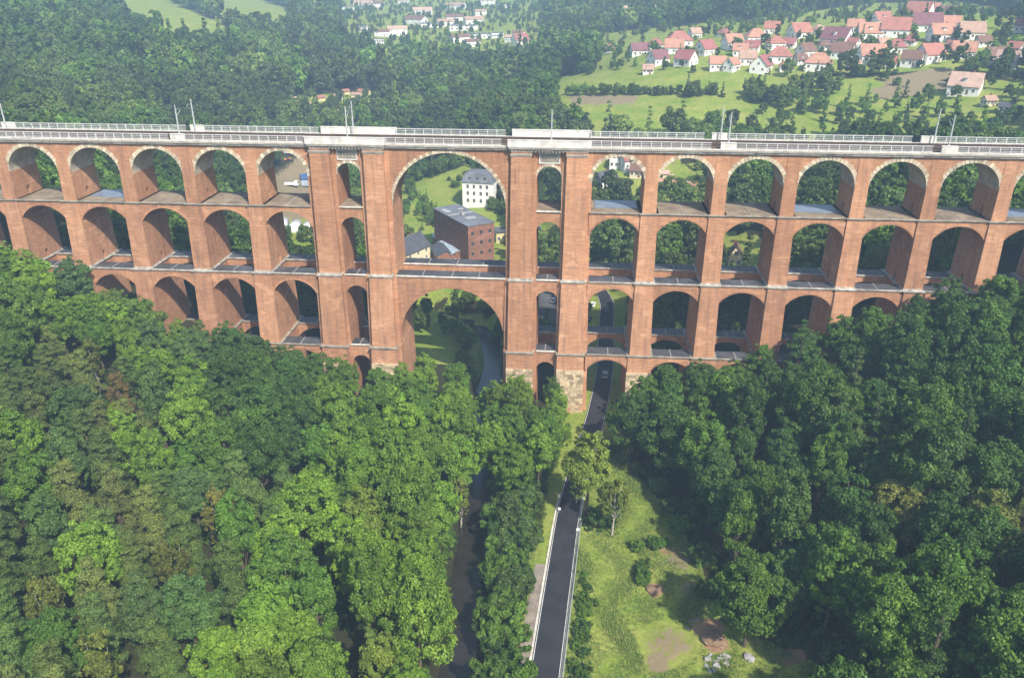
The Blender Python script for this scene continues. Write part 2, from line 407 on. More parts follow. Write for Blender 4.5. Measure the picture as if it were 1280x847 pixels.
col = mix(n, brk(1, 1.3), col, mix(n, n2, (.20, .11, .06), (.38, .24, .14)))
n.links.new(col, b.inputs['Base Color']); bump(n, b, n2, .8, .25); M['ground'] = m
terr = link('ground', np_mesh('ground', TV, TF, m, {'zone': ('POINT', zone)})); terr['kind'] = 'structure'
terr.data.polygons.foreach_set('use_smooth', [True] * len(TF))

# river water, road, markings
def ribbon(name, line, offs, zf, material, sub=1):
    L = np.array(line[::sub]); T = np.gradient(L, axis=0); T /= np.linalg.norm(T, axis=1)[:, None]
    Nn = np.stack([T[:, 1], -T[:, 0]], 1)
    V = np.concatenate([np.column_stack([L + Nn * o, [zf(i, o) for i in range(len(L))]]) for o in offs])
    k = len(L); F = [(j * k + i, j * k + i + 1, (j + 1) * k + i + 1, (j + 1) * k + i) for j in range(len(offs) - 1) for i in range(k - 1)]
    me = np_mesh(name, V, np.array(F)[:, ::-1], material); return link(name, me)
m, n, b = mat('brown river water', .12, .5); p = pos(n)
n.links.new(mix(n, noise(n, p, .25, 4), (.014, .012, .008), (.035, .030, .022)), b.inputs['Base Color'])
bump(n, b, noise(n, p, 1.8, 4), .35, .12); M['water'] = m
tag(ribbon('river', RIVER, (-4.2, -1.5, 1.5, 4.2), lambda i, o: -5.75, m), kind='structure')
tag(ribbon('road', ROAD, (-2.55, 0, 2.55), lambda i, o: ROAD_Z + (.03 if o == 0 else 0), M['asphalt']), kind='structure')
for o0, nm in ((-2.42, 'road_edge_line'), (2.30, 'road_edge_line')):
    tag(ribbon(nm, ROAD, (o0, o0 + .12), lambda i, o: ROAD_Z + .012, M['paint']), kind='structure')
SH = [q for q in ROAD if -100 < q[1] < -62]
tag(ribbon('gravel_shoulder', SH, (-5.0, -3.6, -2.56), lambda i, o: ROAD_Z - .03, M['gravel']), kind='structure')
# worn asphalt forecourt beyond the viaduct
A4 = [at_z(x, y, ROAD_Z) for x, y in [(664, 425), (706, 425), (712, 375), (700, 352), (662, 362)]]
mb = MB(); mb.add([(q[0], q[1], ROAD_Z + .02) for q in A4], [tuple(range(5))][:1]); o = mb.obj('pavement', M['asphalt_old']); o['kind'] = 'structure'

# ------------------------------------------------------------------ viaduct
VIA = empty('railway_viaduct', (-15.5, 5.4, 0))
tag(VIA, 'long four-tier red brick railway viaduct crossing the wooded valley', 'viaduct')
VIA_off = Vector((15.5, -5.4, 0))
def vpart(mb, name, mats, parent=None, smooth=False):
    o = mb.obj(name, mats, parent or VIA, smooth)
    if parent is None: o.location = VIA_off
    return o
XC = -15.5
std = [48.6 + 16.1 * k for k in range(0, 10)]
# row table: z0, z1, front y at z0, z1, back y at z0, z1, pier half width at z0, z1
ROWS = {4: (52.5, 67.0, -.25, 0, 11.05, 10.8, 1.68, 1.45), 3: (35.2, 52.5, -1.3, -.7, 12.2, 11.5, 2.25, 2.0),
        2: (16.0, 35.2, -3.0, -2.1, 14.1, 13.2, 2.6, 2.3), 1: (-2.0, 16.0, -4.4, -3.6, 15.4, 14.7, 3.3, 3.0)}
def body(mb, xc, w0, w1, f0, f1, b0, b1, z0, z1, passage=0, mi=0):
    """battered pier storey; a walk-through passage along the viaduct is left open at its foot"""
    if not passage: return mb.frustum((xc - w0, xc + w0, f0, b0, z0), (xc - w1, xc + w1, f1, b1, z1), mi)
    t = passage / (z1 - z0); L = lambda a, c: a + (c - a) * t
    wm, fm, bm_ = L(w0, w1), L(f0, f1), L(b0, b1); mid = (f0 + b0) / 2
    mb.frustum((xc - w0, xc + w0, f0, mid - .6, z0), (xc - wm, xc + wm, fm, mid - .6, z0 + passage), mi)
    mb.frustum((xc - w0, xc + w0, mid + .6, b0, z0), (xc - wm, xc + wm, mid + .6, bm_, z0 + passage), mi)
    return mb.frustum((xc - wm, xc + wm, fm, bm_, z0 + passage), (xc - w1, xc + w1, f1, b1, z1), mi)
def ledge(mb, x0, x1, y0, y1, z, h=.45, o=.35, mi=0):
    mb.frustum((x0 - o * .4, x1 + o * .4, y0 - o * .4, y1 + o * .4, z - h), (x0 - o, x1 + o, y0 - o, y1 + o, z - h * .4), mi)
    mb.box(x0 - o, x1 + o, y0 - o, y1 + o, z - h * .4, z, mi)
def stones(mb, x0, x1, y, z0, z1, nrm=(0, -1), seed=0):
    """coursed ashlar face of separate blocks"""
    r = random.Random(seed); z = z0
    while z < z1 - .2:
        h = r.uniform(.55, .8); h = min(h, z1 - z); x = x0
        while x < x1 - .1:
            w = min(r.uniform(.7, 1.6), x1 - x)
            if x1 - x - w < .35: w = x1 - x
            d = r.uniform(.03, .14)
            mb.box(x + .02, x + w - .02, y - d, y + .3, z + .02, z + h - .02, 0, r.random()); x += w
        z += h
PIERS = []      # (x centre, kind)
for s in (-1, 1):
    for i, a in enumerate(std): PIERS.append((XC + s * a, 'std'))
def std_pier(x):
    g = gz(x, 5)
    mb = MB()
    for r in (4, 3, 2, 1):
        z0, z1, f0, f1, b0, b1, w0, w1 = ROWS[r]
        if z1 < g - 3: continue
        body(mb, x, w0, w1, f0, f1, b0, b1, max(z0, g - 3) if r == 1 else z0, z1 - (.0 if r == 4 else .003), 2.3 if r in (4, 3) and z0 > g + 2 else 0)
    o = vpart(mb, 'pier', M['brick'])
    for r in (4, 3, 2):
        z0, z1, f0, f1, b0, b1, w0, w1 = ROWS[r]; lo = ROWS[r - 1]
        if z0 < g + 1: continue
        lm = MB(); ledge(lm, x - lo[7], x + lo[7], lo[3], lo[5], z0 + .02, .5, .32)
        vpart(lm, 'ledge', M['ledge' if r != 3 else 'grey_cope'], o)
        if r == 3: # pale base course at the pier's foot
            bm2 = MB(); y0, y1 = f0 - .09, (f0 + b0) / 2 - .62
            bm2.box(x - w0 - .09, x + w0 + .09, y0, y1, z0 + .02, z0 + .34); bm2.box(x - w0 - .09, x + w0 + .09, y1 + 1.24, b0 + .09, z0 + .02, z0 + .34)
            vpart(bm2, 'base_course', M['grey_cope'], o)
    if g < 9 and abs(x - XC) < 60:
        pm = MB(); stones(pm, x - 3.25, x + 3.25, -4.25, g - .5, 11.5, seed=int(x)); vpart(pm, 'plinth', M['plinth_stone'], o)
    return o
for x, k in PIERS: std_pier(x)
# the four great pillars: wide body with a proud pilaster on both faces
BIG = [(XC - 30.9, XC - 34.6, XC - 27.45), (XC - 17.75, XC - 21.4, XC - 14.05), (XC + 17.75, XC + 14.05, XC + 21.4), (XC + 30.9, XC + 27.45, XC + 34.6)]
BIGP = []
for x, xa, xb in BIG:
    mb = MB(); bx0, bx1 = xa, xb
    mb.frustum((bx0 - .1, bx1 + .1, -.3, 11.1, 35.2), (bx0, bx1, 0.05, 10.75, 67.0))
    mb.frustum((x - 2.75, x + 2.75, -1.75, 12.6, 35.2), (x - 2.4, x + 2.4, -1.0, 11.8, 66.99))
    mb.frustum((bx0 - .5, bx1 + .5, -2.1, 13.2, 16.0), (bx0 - .25, bx1 + .25, -1.5, 12.4, 35.19))
    mb.frustum((x - 3.2, x + 3.2, -3.5, 14.6, 16.0), (x - 2.9, x + 2.9, -2.5, 13.6, 35.18))
    mb.frustum((bx0 - .9, bx1 + .9, -3.2, 14.3, -4), (bx0 - .6, bx1 + .6, -2.6, 13.8, 15.99))
    mb.frustum((x - 3.7, x + 3.7, -4.5, 15.6, -4), (x - 3.45, x + 3.45, -4.0, 15.1, 15.98))
    o = vpart(mb, 'pier', M['brick']); BIGP.append(o); o['label'] = 'broad pillar beside the great arch'
    lm = MB(); ledge(lm, x - 3.45, x + 3.45, -4.0, 15.1, 16.03, .6, .3); vpart(lm, 'ledge', M['ledge'], o)
    lm = MB(); ledge(lm, x - 2.95, x + 2.95, -2.55, 13.6, 35.24, .45, .22); vpart(lm, 'ledge', M['grey_cope'], o)
    bm2 = MB(); bm2.box(x - 2.85, x + 2.85, -1.86, -.1, 35.25, 35.55); vpart(bm2, 'base_course', M['grey_cope'], o)
    cm = MB(); ledge(cm, x - 2.4, x + 2.4, -1.0, 11.8, 66.4, .7, .22); cm.box(x - 2.35, x + 2.35, -1.02, -.9, 64.4, 65.4)
    vpart(cm, 'capital', M['cornice'], o)
    pm = MB(); stones(pm, x - 3.55, x + 3.55, -4.32, -1.6, 11.5, seed=int(x)); vpart(pm, 'plinth', M['plinth_stone'], o)

def arch_curve(xl, xr, zs, rise, nseg):
    c, h = (xl + xr) / 2, (xr - xl) / 2
    if rise >= h - .01: return [(c - h * math.cos(PI * i / nseg), zs + rise * math.sin(PI * i / nseg)) for i in range(nseg + 1)]
    R = (h * h + rise * rise) / (2 * rise); a = math.asin(h / R)
    return [(c + R * math.sin(-a + 2 * a * i / nseg), zs + rise - R + R * math.cos(-a + 2 * a * i / nseg)) for i in range(nseg + 1)]
def arch(xl, xr, zs, rise, zt, y0, y1, nseg=22, ext=.7, soffit=0):
    """spandrel and vault of one bay"""
    mb = MB(); C = arch_curve(xl, xr, zs, rise, nseg); n = len(C)
    V = []
    for y in (y0, y1):
        V += [(x, y, z) for x, z in C] + [(x, y, zt) for x, z in C]
    fr, bk = 0, 2 * n; F, Ms = [], []
    for i in range(n - 1):
        F.append((fr + i, fr + i + 1, fr + n + i + 1, fr + n + i)); Ms.append(0)
        F.append((bk + i + 1, bk + i, bk + n + i, bk + n + i + 1)); Ms.append(0)
        F.append((fr + i + 1, fr + i, bk + i, bk + i + 1)); Ms.append(soffit)
        F.append((fr + n + i, fr + n + i + 1, bk + n + i + 1, bk + n + i)); Ms.append(0)
    for f, mi in zip(F, Ms): mb.add([V[k] for k in f], [(0, 1, 2, 3)], mi)
    mb.box(xl - ext, xl + .001, y0, y1, zs - .5, zt); mb.box(xr - .001, xr + ext, y0, y1, zs - .5, zt)
    return mb
def ring(xl, xr, zs, rise, y, t, stone, seed, dep=.5, jamb=0):
    """separate wedge stones round the arch edge"""
    r = random.Random(seed); C = arch_curve(xl, xr, zs, rise, 200); mb = MB()
    L = [0]
    for a, c in zip(C[:-1], C[1:]): L.append(L[-1] + math.hypot(c[0] - a[0], c[1] - a[1]))
    k = max(7, int(L[-1] / stone)); k += 1 - k % 2
    def pt(s):
        j = min(max(int(np.searchsorted(L, s)), 1), 200); u = (s - L[j - 1]) / (L[j] - L[j - 1])
        p = (C[j - 1][0] + (C[j][0] - C[j - 1][0]) * u, C[j - 1][1] + (C[j][1] - C[j - 1][1]) * u)
        tx, tz = C[j][0] - C[j - 1][0], C[j][1] - C[j - 1][1]; l = math.hypot(tx, tz); return p, (-tz / l, tx / l)
    for i in range(k):
        (p0, n0), (p1, n1) = pt(L[-1] * (i + .06) / k), pt(L[-1] * (i + .94) / k)
        tt = t * (1.0 if i % 2 else .86) * r.uniform(.95, 1.08); pr = r.uniform(.05, .12); sh = min(1, max(0, (.82 if i % 2 else .62) + r.uniform(-.3, .3)))
        a = [(p0[0] - n0[0] * .02, p0[1] - n0[1] * .02), (p1[0] - n1[0] * .02, p1[1] - n1[1] * .02), (p1[0] + n1[0] * tt, p1[1] + n1[1] * tt), (p0[0] + n0[0] * tt, p0[1] + n0[1] * tt)]
        vs = [(q[0], y - pr, q[1]) for q in a] + [(q[0], y + dep, q[1]) for q in a]
        mb.add(vs, [(0, 1, 2, 3), (7, 6, 5, 4), (0, 4, 5, 1), (1, 5, 6, 2), (2, 6, 7, 3), (3, 7, 4, 0)], 0, sh)
    for sx, xx in ((-1, xl), (1, xr)):
        for q in range(int(jamb / .8)):
            z = zs - .8 * (q + 1); w = t * (1 if q % 2 else .8); x0, x1 = (xx - w, xx + .02) if sx < 0 else (xx - .02, xx + w)
            mb.box(x0, x1, y - r.uniform(.05, .12), y + dep, z + .03, z + .77, 0, r.uniform(.2, 1))
    return mb
def floor_slab(parent, xl, xr, y0, y1, z, material, seams=True, edge=True, name='walkway', tarp=False, cope='pale_ledge'):
    r = random.Random(int(xl * 10 + z)); mb = MB()
    mb.box(xl, xr, y0, y1, z - .05, z + .10)
    o = vpart(mb, name, material, parent)
    if edge:
        e = MB(); x = xl
        while x < xr - .2:
            w = min(2.1, xr - x); e.box(x + .02, x + w - .02, y0 - .2, y0 + .2, z - .12, z + .17 + r.uniform(-.02, .02)); x += w
        vpart(e, 'coping', M[cope], parent)
    if seams:
        e = MB(); k = max(1, int((xr - xl) / 8))
        for i in range(1, k + 1):
            x = xl + (xr - xl) * i / (k + 1) + r.uniform(-.3, .3); e.box(x - .10, x + .10, y0 + .25, y1 - .1, z + .05, z + .19)
        vpart(e, 'joint_strip', M['strip'], parent)
    if tarp:
        e = MB(); e.box(xl + 1.2, xr - 1.2, y0 + (y1 - y0) * .35, y1 - .8, z + .12, z + .22); vpart(e, 'sheet_roof', M['tarp'], parent)
    return o
bays = []
for s in (-1, 1):
    edge = XC + s * 34.6
    xs = [XC + s * a for a in std]
    bays.append((edge, xs[0], s)); bays += [(xs[i], xs[i + 1], s) for i in range(len(xs) - 1)]
def lim(x0, x1, row, z):
    """opening limits between two supports at height z"""
    z0, z1, *_r, w0, w1 = ROWS[row]; h = w0 + (w1 - w0) * (z - z0) / (z1 - z0); out = []
    lo, hi = min(x0, x1), max(x0, x1)
    isb = lambda q: abs(abs(q - XC) - 34.6) < .01
    return (lo + (.25 * (4 - row) if isb(lo) else h), hi - (.25 * (4 - row) if isb(hi) else h))
for bi, (xa, xb, s) in enumerate(bays):
    xm = (xa + xb) / 2; g = gz(xm, 5)
    # tier 4: full-depth vault carrying the deck
    xl, xr = lim(xa, xb, 4, 59.3)
    h = (xr - xl) / 2
    a = vpart(arch(xl, xr, 65.9 - h, h, 66.995, .06, 10.74, 24, 1.1, 1), 'arch', [M['brick'], M['plaster']])
    vpart(ring(xl, xr, 65.9 - h, h, .06, .95, .9, bi * 7 + 1), 'arch_ring', M['ring_stone'], a)
    # tier 3: full-depth vault under the upper walkway
    if g < 48:
        xl, xr = lim(xa, xb, 3, 47.6); rise = min(3.5, (xr - xl) / 2)
        a = vpart(arch(xl, xr, 47.6, rise, 52.42, -.42, 11.2, 18, .6), 'arch', M['brick'])
        l4 = lim(xa, xb, 4, 52.5)
        vpart(ring(xl, xr, 47.6, rise, -.42, .42, .55, bi, .2), 'arch_ring', M['brick'], a)
        floor_slab(a, l4[0] - .2, l4[1] + .2, -.6, 11.4, 52.42, M['walkway_brown'], tarp=bi in (3, 10, 13, 16), cope='ledge')
    for row, zs, zt, rise, f, bk in ((2, 30.2, 35.1, 3.2, -1.75, 12.9), (1, 11.9, 15.9, 2.6, -3.35, 14.4)):
        if g > zs + 2: continue
        xl, xr = lim(xa, xb, row, zs)
        up = lim(xa, xb, row + 1, zt)
        for y0, y1 in ((f, f + 4.3), (bk - 4.3, bk)):
            a = vpart(arch(xl, xr, zs, min(rise, (xr - xl) / 2), zt, y0, y1, 16, .6), 'arch', M['brick'])
            if y0 == f: vpart(ring(xl, xr, zs, min(rise, (xr - xl) / 2), y0, .42, .55, bi + 50, .2), 'arch_ring', M['brick'], a)
            floor_slab(a, up[0] - .2, up[1] + .2, y0 - .12, y1 + .05, zt, M['walkway'], seams=True, edge=True, cope='grey_cope' if row == 2 else 'ledge')
# small bays between the paired pillars
for s in (-1, 1):
    xl, xr = sorted((XC + s * 21.4, XC + s * 27.45)); h = (xr - xl) / 2
    a = vpart(arch(xl, xr, 60.2, h, 66.99, .3, 10.5, 16, .4, 1), 'arch', [M['brick'], M['plaster']])
    vpart(ring(xl, xr, 60.2, h, .3, .7, .7, 90 + s), 'arch_ring', M['ring_stone'], a)
    a = vpart(arch(xl, xr, 47.2, 2.5, 52.3, .2, 10.6, 14, .4), 'arch', M['brick'])
    floor_slab(a, xl, xr, .0, 10.7, 52.3, M['walkway_brown'], seams=False)
    for zs, zt, f, bk, e in ((29.9, 35.1, -1.3, 12.2, .25), (10.6, 15.9, -2.4, 13.6, .6)):
        for y0, y1 in ((f, f + 4.1), (bk - 4.1, bk)):
            a = vpart(arch(xl + e, xr - e, zs, 2.2, zt, y0, y1, 14, .3), 'arch', M['brick'])
            floor_slab(a, xl + e - .1, xr - e + .1, y0 - .12, y1, zt, M['walkway'], seams=y0 == f)
    # relief plaque above the small arch
    pl = MB(); c = (xl + xr) / 2; pl.box(c - 2.35, c + 2.35, .18, .45, 64.15, 66.15); po = vpart(pl, 'plaque', M['cornice'])
    fm = MB()
    for q in ((c - 2.5, c + 2.5, 66.15, 66.42), (c - 2.5, c + 2.5, 63.9, 64.15), (c - 2.5, c - 2.25, 64.15, 66.15), (c + 2.25, c + 2.5, 64.15, 66.15)): fm.box(q[0], q[1], .08, .4, q[2], q[3])
    vpart(fm, 'plaque_frame', M['concrete'], po)
    rm = MB(); rr = random.Random(3)
    for row in range(2):
        x = c - 2.0
        while x < c + 1.8:
            w = rr.uniform(.22, .5); rm.box(x, x + w, .08, .2, 64.4 + row * .85, 65.05 + row * .85 + rr.uniform(-.1, .1)); x += w + .18
    vpart(rm, 'relief', M['ledge'], po)
# the two great arches on the axis
a = vpart(arch(XC - 14.05, XC + 14.05, 52.0, 14.05, 66.99, .09, 10.7, 44, .7, 0), 'arch', M['brick']); a['label'] = 'great upper arch spanning two tiers'
vpart(ring(XC - 14.05, XC + 14.05, 52.0, 14.05, .09, .8, .8, 200, .6, 5.6), 'arch_ring', M['ring_stone'], a)
for i, (y0, y1) in enumerate(((-1.3, 3.0), (8.1, 12.4))):
    a = vpart(arch(XC - 13.4, XC + 13.4, 18.7, 13.4, 35.1, y0, y1, 40, .9), 'arch', M['brick']); a['label'] = 'great lower arch over the river'
    vpart(ring(XC - 13.4, XC + 13.4, 18.7, 13.4, y0, .6, .7, 210, .2), 'arch_ring', M['brick'], a)
    floor_slab(a, XC - 14.0, XC + 14.0, y0 - .12, y1, 35.1, M['walkway'])
# deck
XL, XR = XC - 196, XC + 196
db = MB(); db.box(XL, XR, -.35, 11.15, 67.0, 67.95)
deck = vpart(db, 'deck', M['cornice'])
def seg(xa, xb):   # how far the cornice stands proud at a section
    return 1.05 if (abs(abs((xa + xb) / 2 - XC) - 24.3) < 9.4) else 0
x = XL; r = random.Random(5)
edges = sorted([XC + s * v for s in (-1, 1) for v in (14.9, 33.7)])
brks = [XL] + edges + [XR]
for a0, a1 in zip(brks[:-1], brks[1:]):
    k = max(2, round((a1 - a0) / 5.4)); w = (a1 - a0) / k
    for i in range(k):
        p = seg(a0, a1); e = MB(); x0, x1 = a0 + i * w, a0 + (i + 1) * w
        e.box(x0 + .06, x1 - .06, -.52 - p * .55, .2, 67.04, 67.45); 
        vpart(e, 'cornice_stone', M['pale_ledge'] if r.random() < .6 else M['grey_cope'], deck)
    e = MB(); p = seg(a0, a1); e.box(a0 + .01, a1 - .01, -.8 - p * .6, .3, 67.47, 67.9); e.box(a0 + .01, a1 - .01, 10.5, 11.6 + p * .6, 67.47, 67.9); vpart(e, 'cornice_slab', M['cornice'], deck)
    if p:
        e = MB(); kx = a0 + .5
        while kx < a1 - .4: e.box(kx, kx + .35, -1.25, -.3, 66.75, 67.05); kx += .8
        vpart(e, 'corbel', M['cornice'], deck)
tb = MB(); tb.frustum((XL, XR, .6, 10.2, 67.9), (XL, XR, 1.0, 9.8, 68.25)); track = vpart(tb, 'track_bed', M['ballast'])
sb = MB(); x = XL + 1
while x < XR - 1:
    for yc in (3.2, 7.6): sb.box(x, x + .26, yc - 1.3, yc + 1.3, 68.2, 68.34)
    x += .65
so_ = vpart(sb, 'sleepers', M['ballast'], track); so_['kind'] = 'stuff'
for yc in (2.48, 3.92, 6.88, 8.32):
    e = MB(); e.box(XL, XR, yc - .05, yc + .05, 68.34, 68.52); vpart(e, 'rail', M['rust'], track)
# parapets and railings
def bx_at(px, py, z=69):
    r_ = ray(px, py); Yp = -.45 if py >= 172.5 else 11.25
    return CAM[0] + r_[0] * (Yp - CAM[1]) / r_[1]
blocks_f = [bx_at(222.5, 175), bx_at(910, 185), bx_at(1186, 190)]; blocks_b = [bx_at(9, 150, 69), bx_at(246, 157), bx_at(899, 169), bx_at(1161, 171)]
solid = [(XC - 34.0, XC - 14.6), (XC + 14.6, XC + 34.0)]
PM = MB(); PM.box(.04, 2.26, -.05, .05, .06, .2); PM.box(0, 2.3, -.07, .07, 1.36, 1.5); PM.box(0, .16, -.08, .08, 0, 1.5)
for q in range(1, 8): PM.box(.16 + q * .27 - .02, .16 + q * .27 + .02, -.02, .02, .2, 1.36, 1)
PM.box(.2, 2.26, -.015, .015, .45, .52, 0); PM.box(.2, 2.26, -.015, .015, .9, .97, 0)
panel_me = PM.mesh('railing_panel', [M['rail_paint'], M['rail_mesh']])
for side, y, blocks in (('front', -.45, blocks_f), ('back', 11.25, blocks_b)):
    e = MB(); e.box(XL, XR, y - .2, y + .2, 67.9, 68.12); rl = vpart(e, 'railing', M['pale_ledge']); rl['label'] = 'light grey steel railing along the %s edge of the deck' % side
    solids = solid + [(b0 - 1.7, b0 + 1.7) for b0 in blocks]
    x = XC - 160
    while x < XC + 160:
        hitb = [q for q in solids if q[0] < x + 2.3 and q[1] > x]
        if hitb: x = max(q[1] for q in hitb) + .05; continue
        o = bpy.data.objects.new('railing_panel', panel_me); COL.objects.link(o); o.parent = rl; o.location = (x, y, 68.12); x += 2.3
    for q in solids:
        e = MB(); oy = (-.75 if side == 'front' else .75) if q in solid else 0
        e.box(q[0], q[1], y + oy - .28, y + oy + .28, 67.92, 69.55); e.box(q[0] - .08, q[1] + .08, y + oy - .36, y + oy + .36, 69.5, 69.68)
        if q in solid:
            for k in range(5): xx = q[0] + (q[1] - q[0]) * (k + .5) / 5; e.box(xx - .25, xx + .25, y + oy - .33, y + oy + .33, 67.95, 69.5)
        vpart(e, 'parapet', M['concrete'])

# catenary masts
def mast(x, y, arm, label):
    rt = empty('catenary_mast', (x, y, 67.95)); tag(rt, label, 'mast', 'overhead line masts along the deck')
    e = MB(); e.tube([(0, 0, 0), (0, 0, 4), (0, 0, 8.3)], [.2, .17, .12], 8); e.obj('mast_pole', M['steel'], rt)
    e = MB(); e.tube([(0, 0, 7.0), (0, arm * 1.6, 7.3), (0, arm * 2.6, 6.9)], [.05] * 3, 5); e.tube([(0, 0, 5.7), (0, arm * 1.5, 6.2), (0, arm * 2.6, 6.9)], [.05] * 3, 5); e.obj('cantilever_arm', M['steel'], rt)
    e = MB(); e.box(-.3, .3, -.3, .3, 0, .35); e.obj('base_plate', M['concrete'], rt)
masts = [(bx_at(222.5, 175), .75, 1, 'front mast of the pair standing left of the great pillars'), (bx_at(246, 157), 10.1, -1, 'rear mast of the pair standing left of the great pillars'),
         (bx_at(433, 176), .75, 1, 'front mast above the left pair of great pillars'), (bx_at(443, 160), 10.1, -1, 'rear mast above the left pair of great pillars'),
         (bx_at(689, 178), .75, 1, 'lone mast above the right pair of great pillars'),
         (bx_at(911, 185), .75, 1, 'front mast of the pair in the middle of the right half'), (bx_at(900, 169), 10.1, -1, 'rear mast of the pair in the middle of the right half'),
         (bx_at(1187, 190), .75, 1, 'front mast of the pair near the right end of the viaduct'), (bx_at(1166, 171), 10.1, -1, 'rear mast of the pair near the right end of the viaduct'),
         (bx_at(9, 150), 10.1, -1, 'rear mast at the left end of the viaduct')]
for x, y, a, lb in masts: mast(x, y, a, 'thin grey ' + lb)

# ------------------------------------------------------------------ trees
def leaves(C, R, n, size, rng, flat=.85, up=.25, narrow=.75, outward=None):
    """leaf sprays scattered over the shells of the foliage clumps: quads with a shade value each"""
    C = np.asarray(C); R = np.asarray(R); k = len(C)
    per = np.maximum(4, (n * R ** 2 / (R ** 2).sum()).astype(int)); idx = np.repeat(np.arange(k), per); m_ = len(idx)
    d = rng.normal(size=(m_, 3)); d /= np.linalg.norm(d, axis=1)[:, None]
    O = C[idx] - (C.mean(0) if outward is None else outward); O /= np.linalg.norm(O, axis=1)[:, None] + 1e-6
    s = (d * O).sum(1); fl = s < -.25; d[fl] -= 1.7 * s[fl][:, None] * O[fl]; d /= np.linalg.norm(d, axis=1)[:, None]
    rad = R[idx] * (1 - .45 * rng.random(m_) ** 2.2) * (1 + .22 * rng.normal(size=m_).clip(-1, 1.5))
    P = C[idx] + d * rad[:, None] * np.array((1, 1, flat))
    nn = d + rng.normal(size=(m_, 3)) * .75 + np.array((0, 0, up)); nn /= np.linalg.norm(nn, axis=1)[:, None]
    t = np.cross(nn, rng.normal(size=(m_, 3))); t /= np.linalg.norm(t, axis=1)[:, None] + 1e-9; bq = np.cross(nn, t)
    sz = size * rng.uniform(.6, 1.35, m_); a = t * sz[:, None] * .5; c = bq * (sz * narrow)[:, None] * .5
    dr = np.array((0, 0, -.18)) * sz[:, None]
    V = np.stack([P - a + dr, P - c, P + a + dr, P + c], 1).reshape(-1, 3); F = np.arange(4 * m_).reshape(-1, 4)
    lob = rng.normal(size=k) * .15
    sh = np.clip(.42 + lob[idx] + rng.normal(size=m_) * .16, 0, 1)
    return V, F, sh
def crown_mesh(name, C, R, n, size, rng, material, **kw):
    V, F, sh = leaves(C, R, n, size, rng, **kw)
    return np_mesh(name, V, F, material, {'leaf': ('FACE', sh)})
def broad_lobes(rng, H, Rr, base, n):
    """clump centres of an uneven broadleaf crown"""
    zc, rz = (H + base) / 2, (H - base) / 2
    lop = rng.normal(size=(4, 3)); lop /= np.linalg.norm(lop, axis=1)[:, None]; la = rng.uniform(-.22, .28, 4)
    C, R = [], []
    while len(C) < n:
        d = rng.normal(size=3); d /= np.linalg.norm(d)
        if d[2] < -.75: continue
        f = 1 + sum(a * max(0, d @ q) ** 2 for a, q in zip(la, lop))
        rr = rng.uniform(.50, .86) if rng.random() < .8 else rng.uniform(.15, .5)
        p = d * rr * f * np.array((Rr, Rr, rz)); p[2] += zc
        r_ = Rr * rng.uniform(.13, .28)
        if n > 50 and rng.random() < .24:   # small plumes standing clear of the outline
            p = d * rng.uniform(.84, .98) * f * np.array((Rr, Rr, rz)); p[2] += zc + .4; r_ = Rr * rng.uniform(.07, .14)
        C.append(p); R.append(r_)
    return np.array(C), np.array(R)
def trunk_mesh(name, H, base, C, rng, r0, material, limbs=9):
    mb = MB(); top = base + (H - base) * .55; bend = rng.normal(size=2) * .25
    spine = [(0, 0, -.6), (bend[0] * .3, bend[1] * .3, base * .6), (bend[0], bend[1], base), (bend[0] * .6, bend[1] * .6, top)]
    mb.tube(spine, [r0 * 1.25, r0, r0 * .8, r0 * .3], 8)
    for j in rng.permutation(len(C))[:limbs]:
        c = C[j]; z0 = base * .75 + rng.random() * max(.3, min(top, c[2]) - base) * .6; s0 = np.array((bend[0] * .8, bend[1] * .8, z0))
        mid = s0 * .45 + c * .55 + np.array((0, 0, -.12 * np.linalg.norm(c - s0)))
        mb.tube([s0, mid, s0 * .1 + c * .9], [r0 * .38, r0 * .24, r0 * .08], 5)
    return mb.mesh(name, material, True)
KIND = {}
def add_kind(kind, crown, trunk): KIND.setdefault(kind, []).append((crown, trunk))
for i in range(7):
    rng = np.random.default_rng(100 + i); H = rng.uniform(14.5, 17.5); Rr = rng.uniform(3.9, 5.1); base = H * rng.uniform(.22, .32)
    C, R = broad_lobes(rng, H, Rr, base, int(rng.integers(105, 135)))
    add_kind('broadleaf_tree', crown_mesh('broadleaf_crown', C, R, 23000, .375, rng, M['leaf']), trunk_mesh('broadleaf_trunk', H, base, C, rng, .30, M['bark']))
for i in range(3):   # tall, narrower crowns with upright plumes
    rng = np.random.default_rng(200 + i); H = rng.uniform(16, 19); Rr = rng.uniform(2.9, 3.5); base = H * .2
    C, R = broad_lobes(rng, H, Rr, base, 84); R *= 1.05
    add_kind('slender_tree', crown_mesh('slender_crown', C, R, 17500, .355, rng, M['leaf'], flat=1.25), trunk_mesh('slender_trunk', H, base, C, rng, .26, M['bark']))
for i in range(5):   # pines: open tiers of needle tufts on a long bare stem
    rng = np.random.default_rng(300 + i); H = rng.uniform(16, 19); C, R = [], []; base = H * .32
    for q in range(14):
        f = q / 13; z = base + (H - base) * f; reach = (3.5 - 2.5 * f ** 1.3) * rng.uniform(.75, 1.2)
        for w in range(5 if f < .9 else 2):
            a = rng.random() * 2 * PI; rr = reach * rng.uniform(.35, 1); C.append((rr * math.cos(a), rr * math.sin(a), z + rng.normal() * .35 + rr * .12)); R.append(rng.uniform(.55, 1.05) * (1.2 - .4 * f))
    C, R = np.array(C), np.array(R)
    add_kind('pine_tree', crown_mesh('pine_crown', C, R, 17000, .38, rng, M['leaf'], flat=.8, narrow=.38, up=.5, outward=np.array((0, 0, base))), trunk_mesh('pine_trunk', H, H * .5, C, rng, .24, M['bark'], 14))
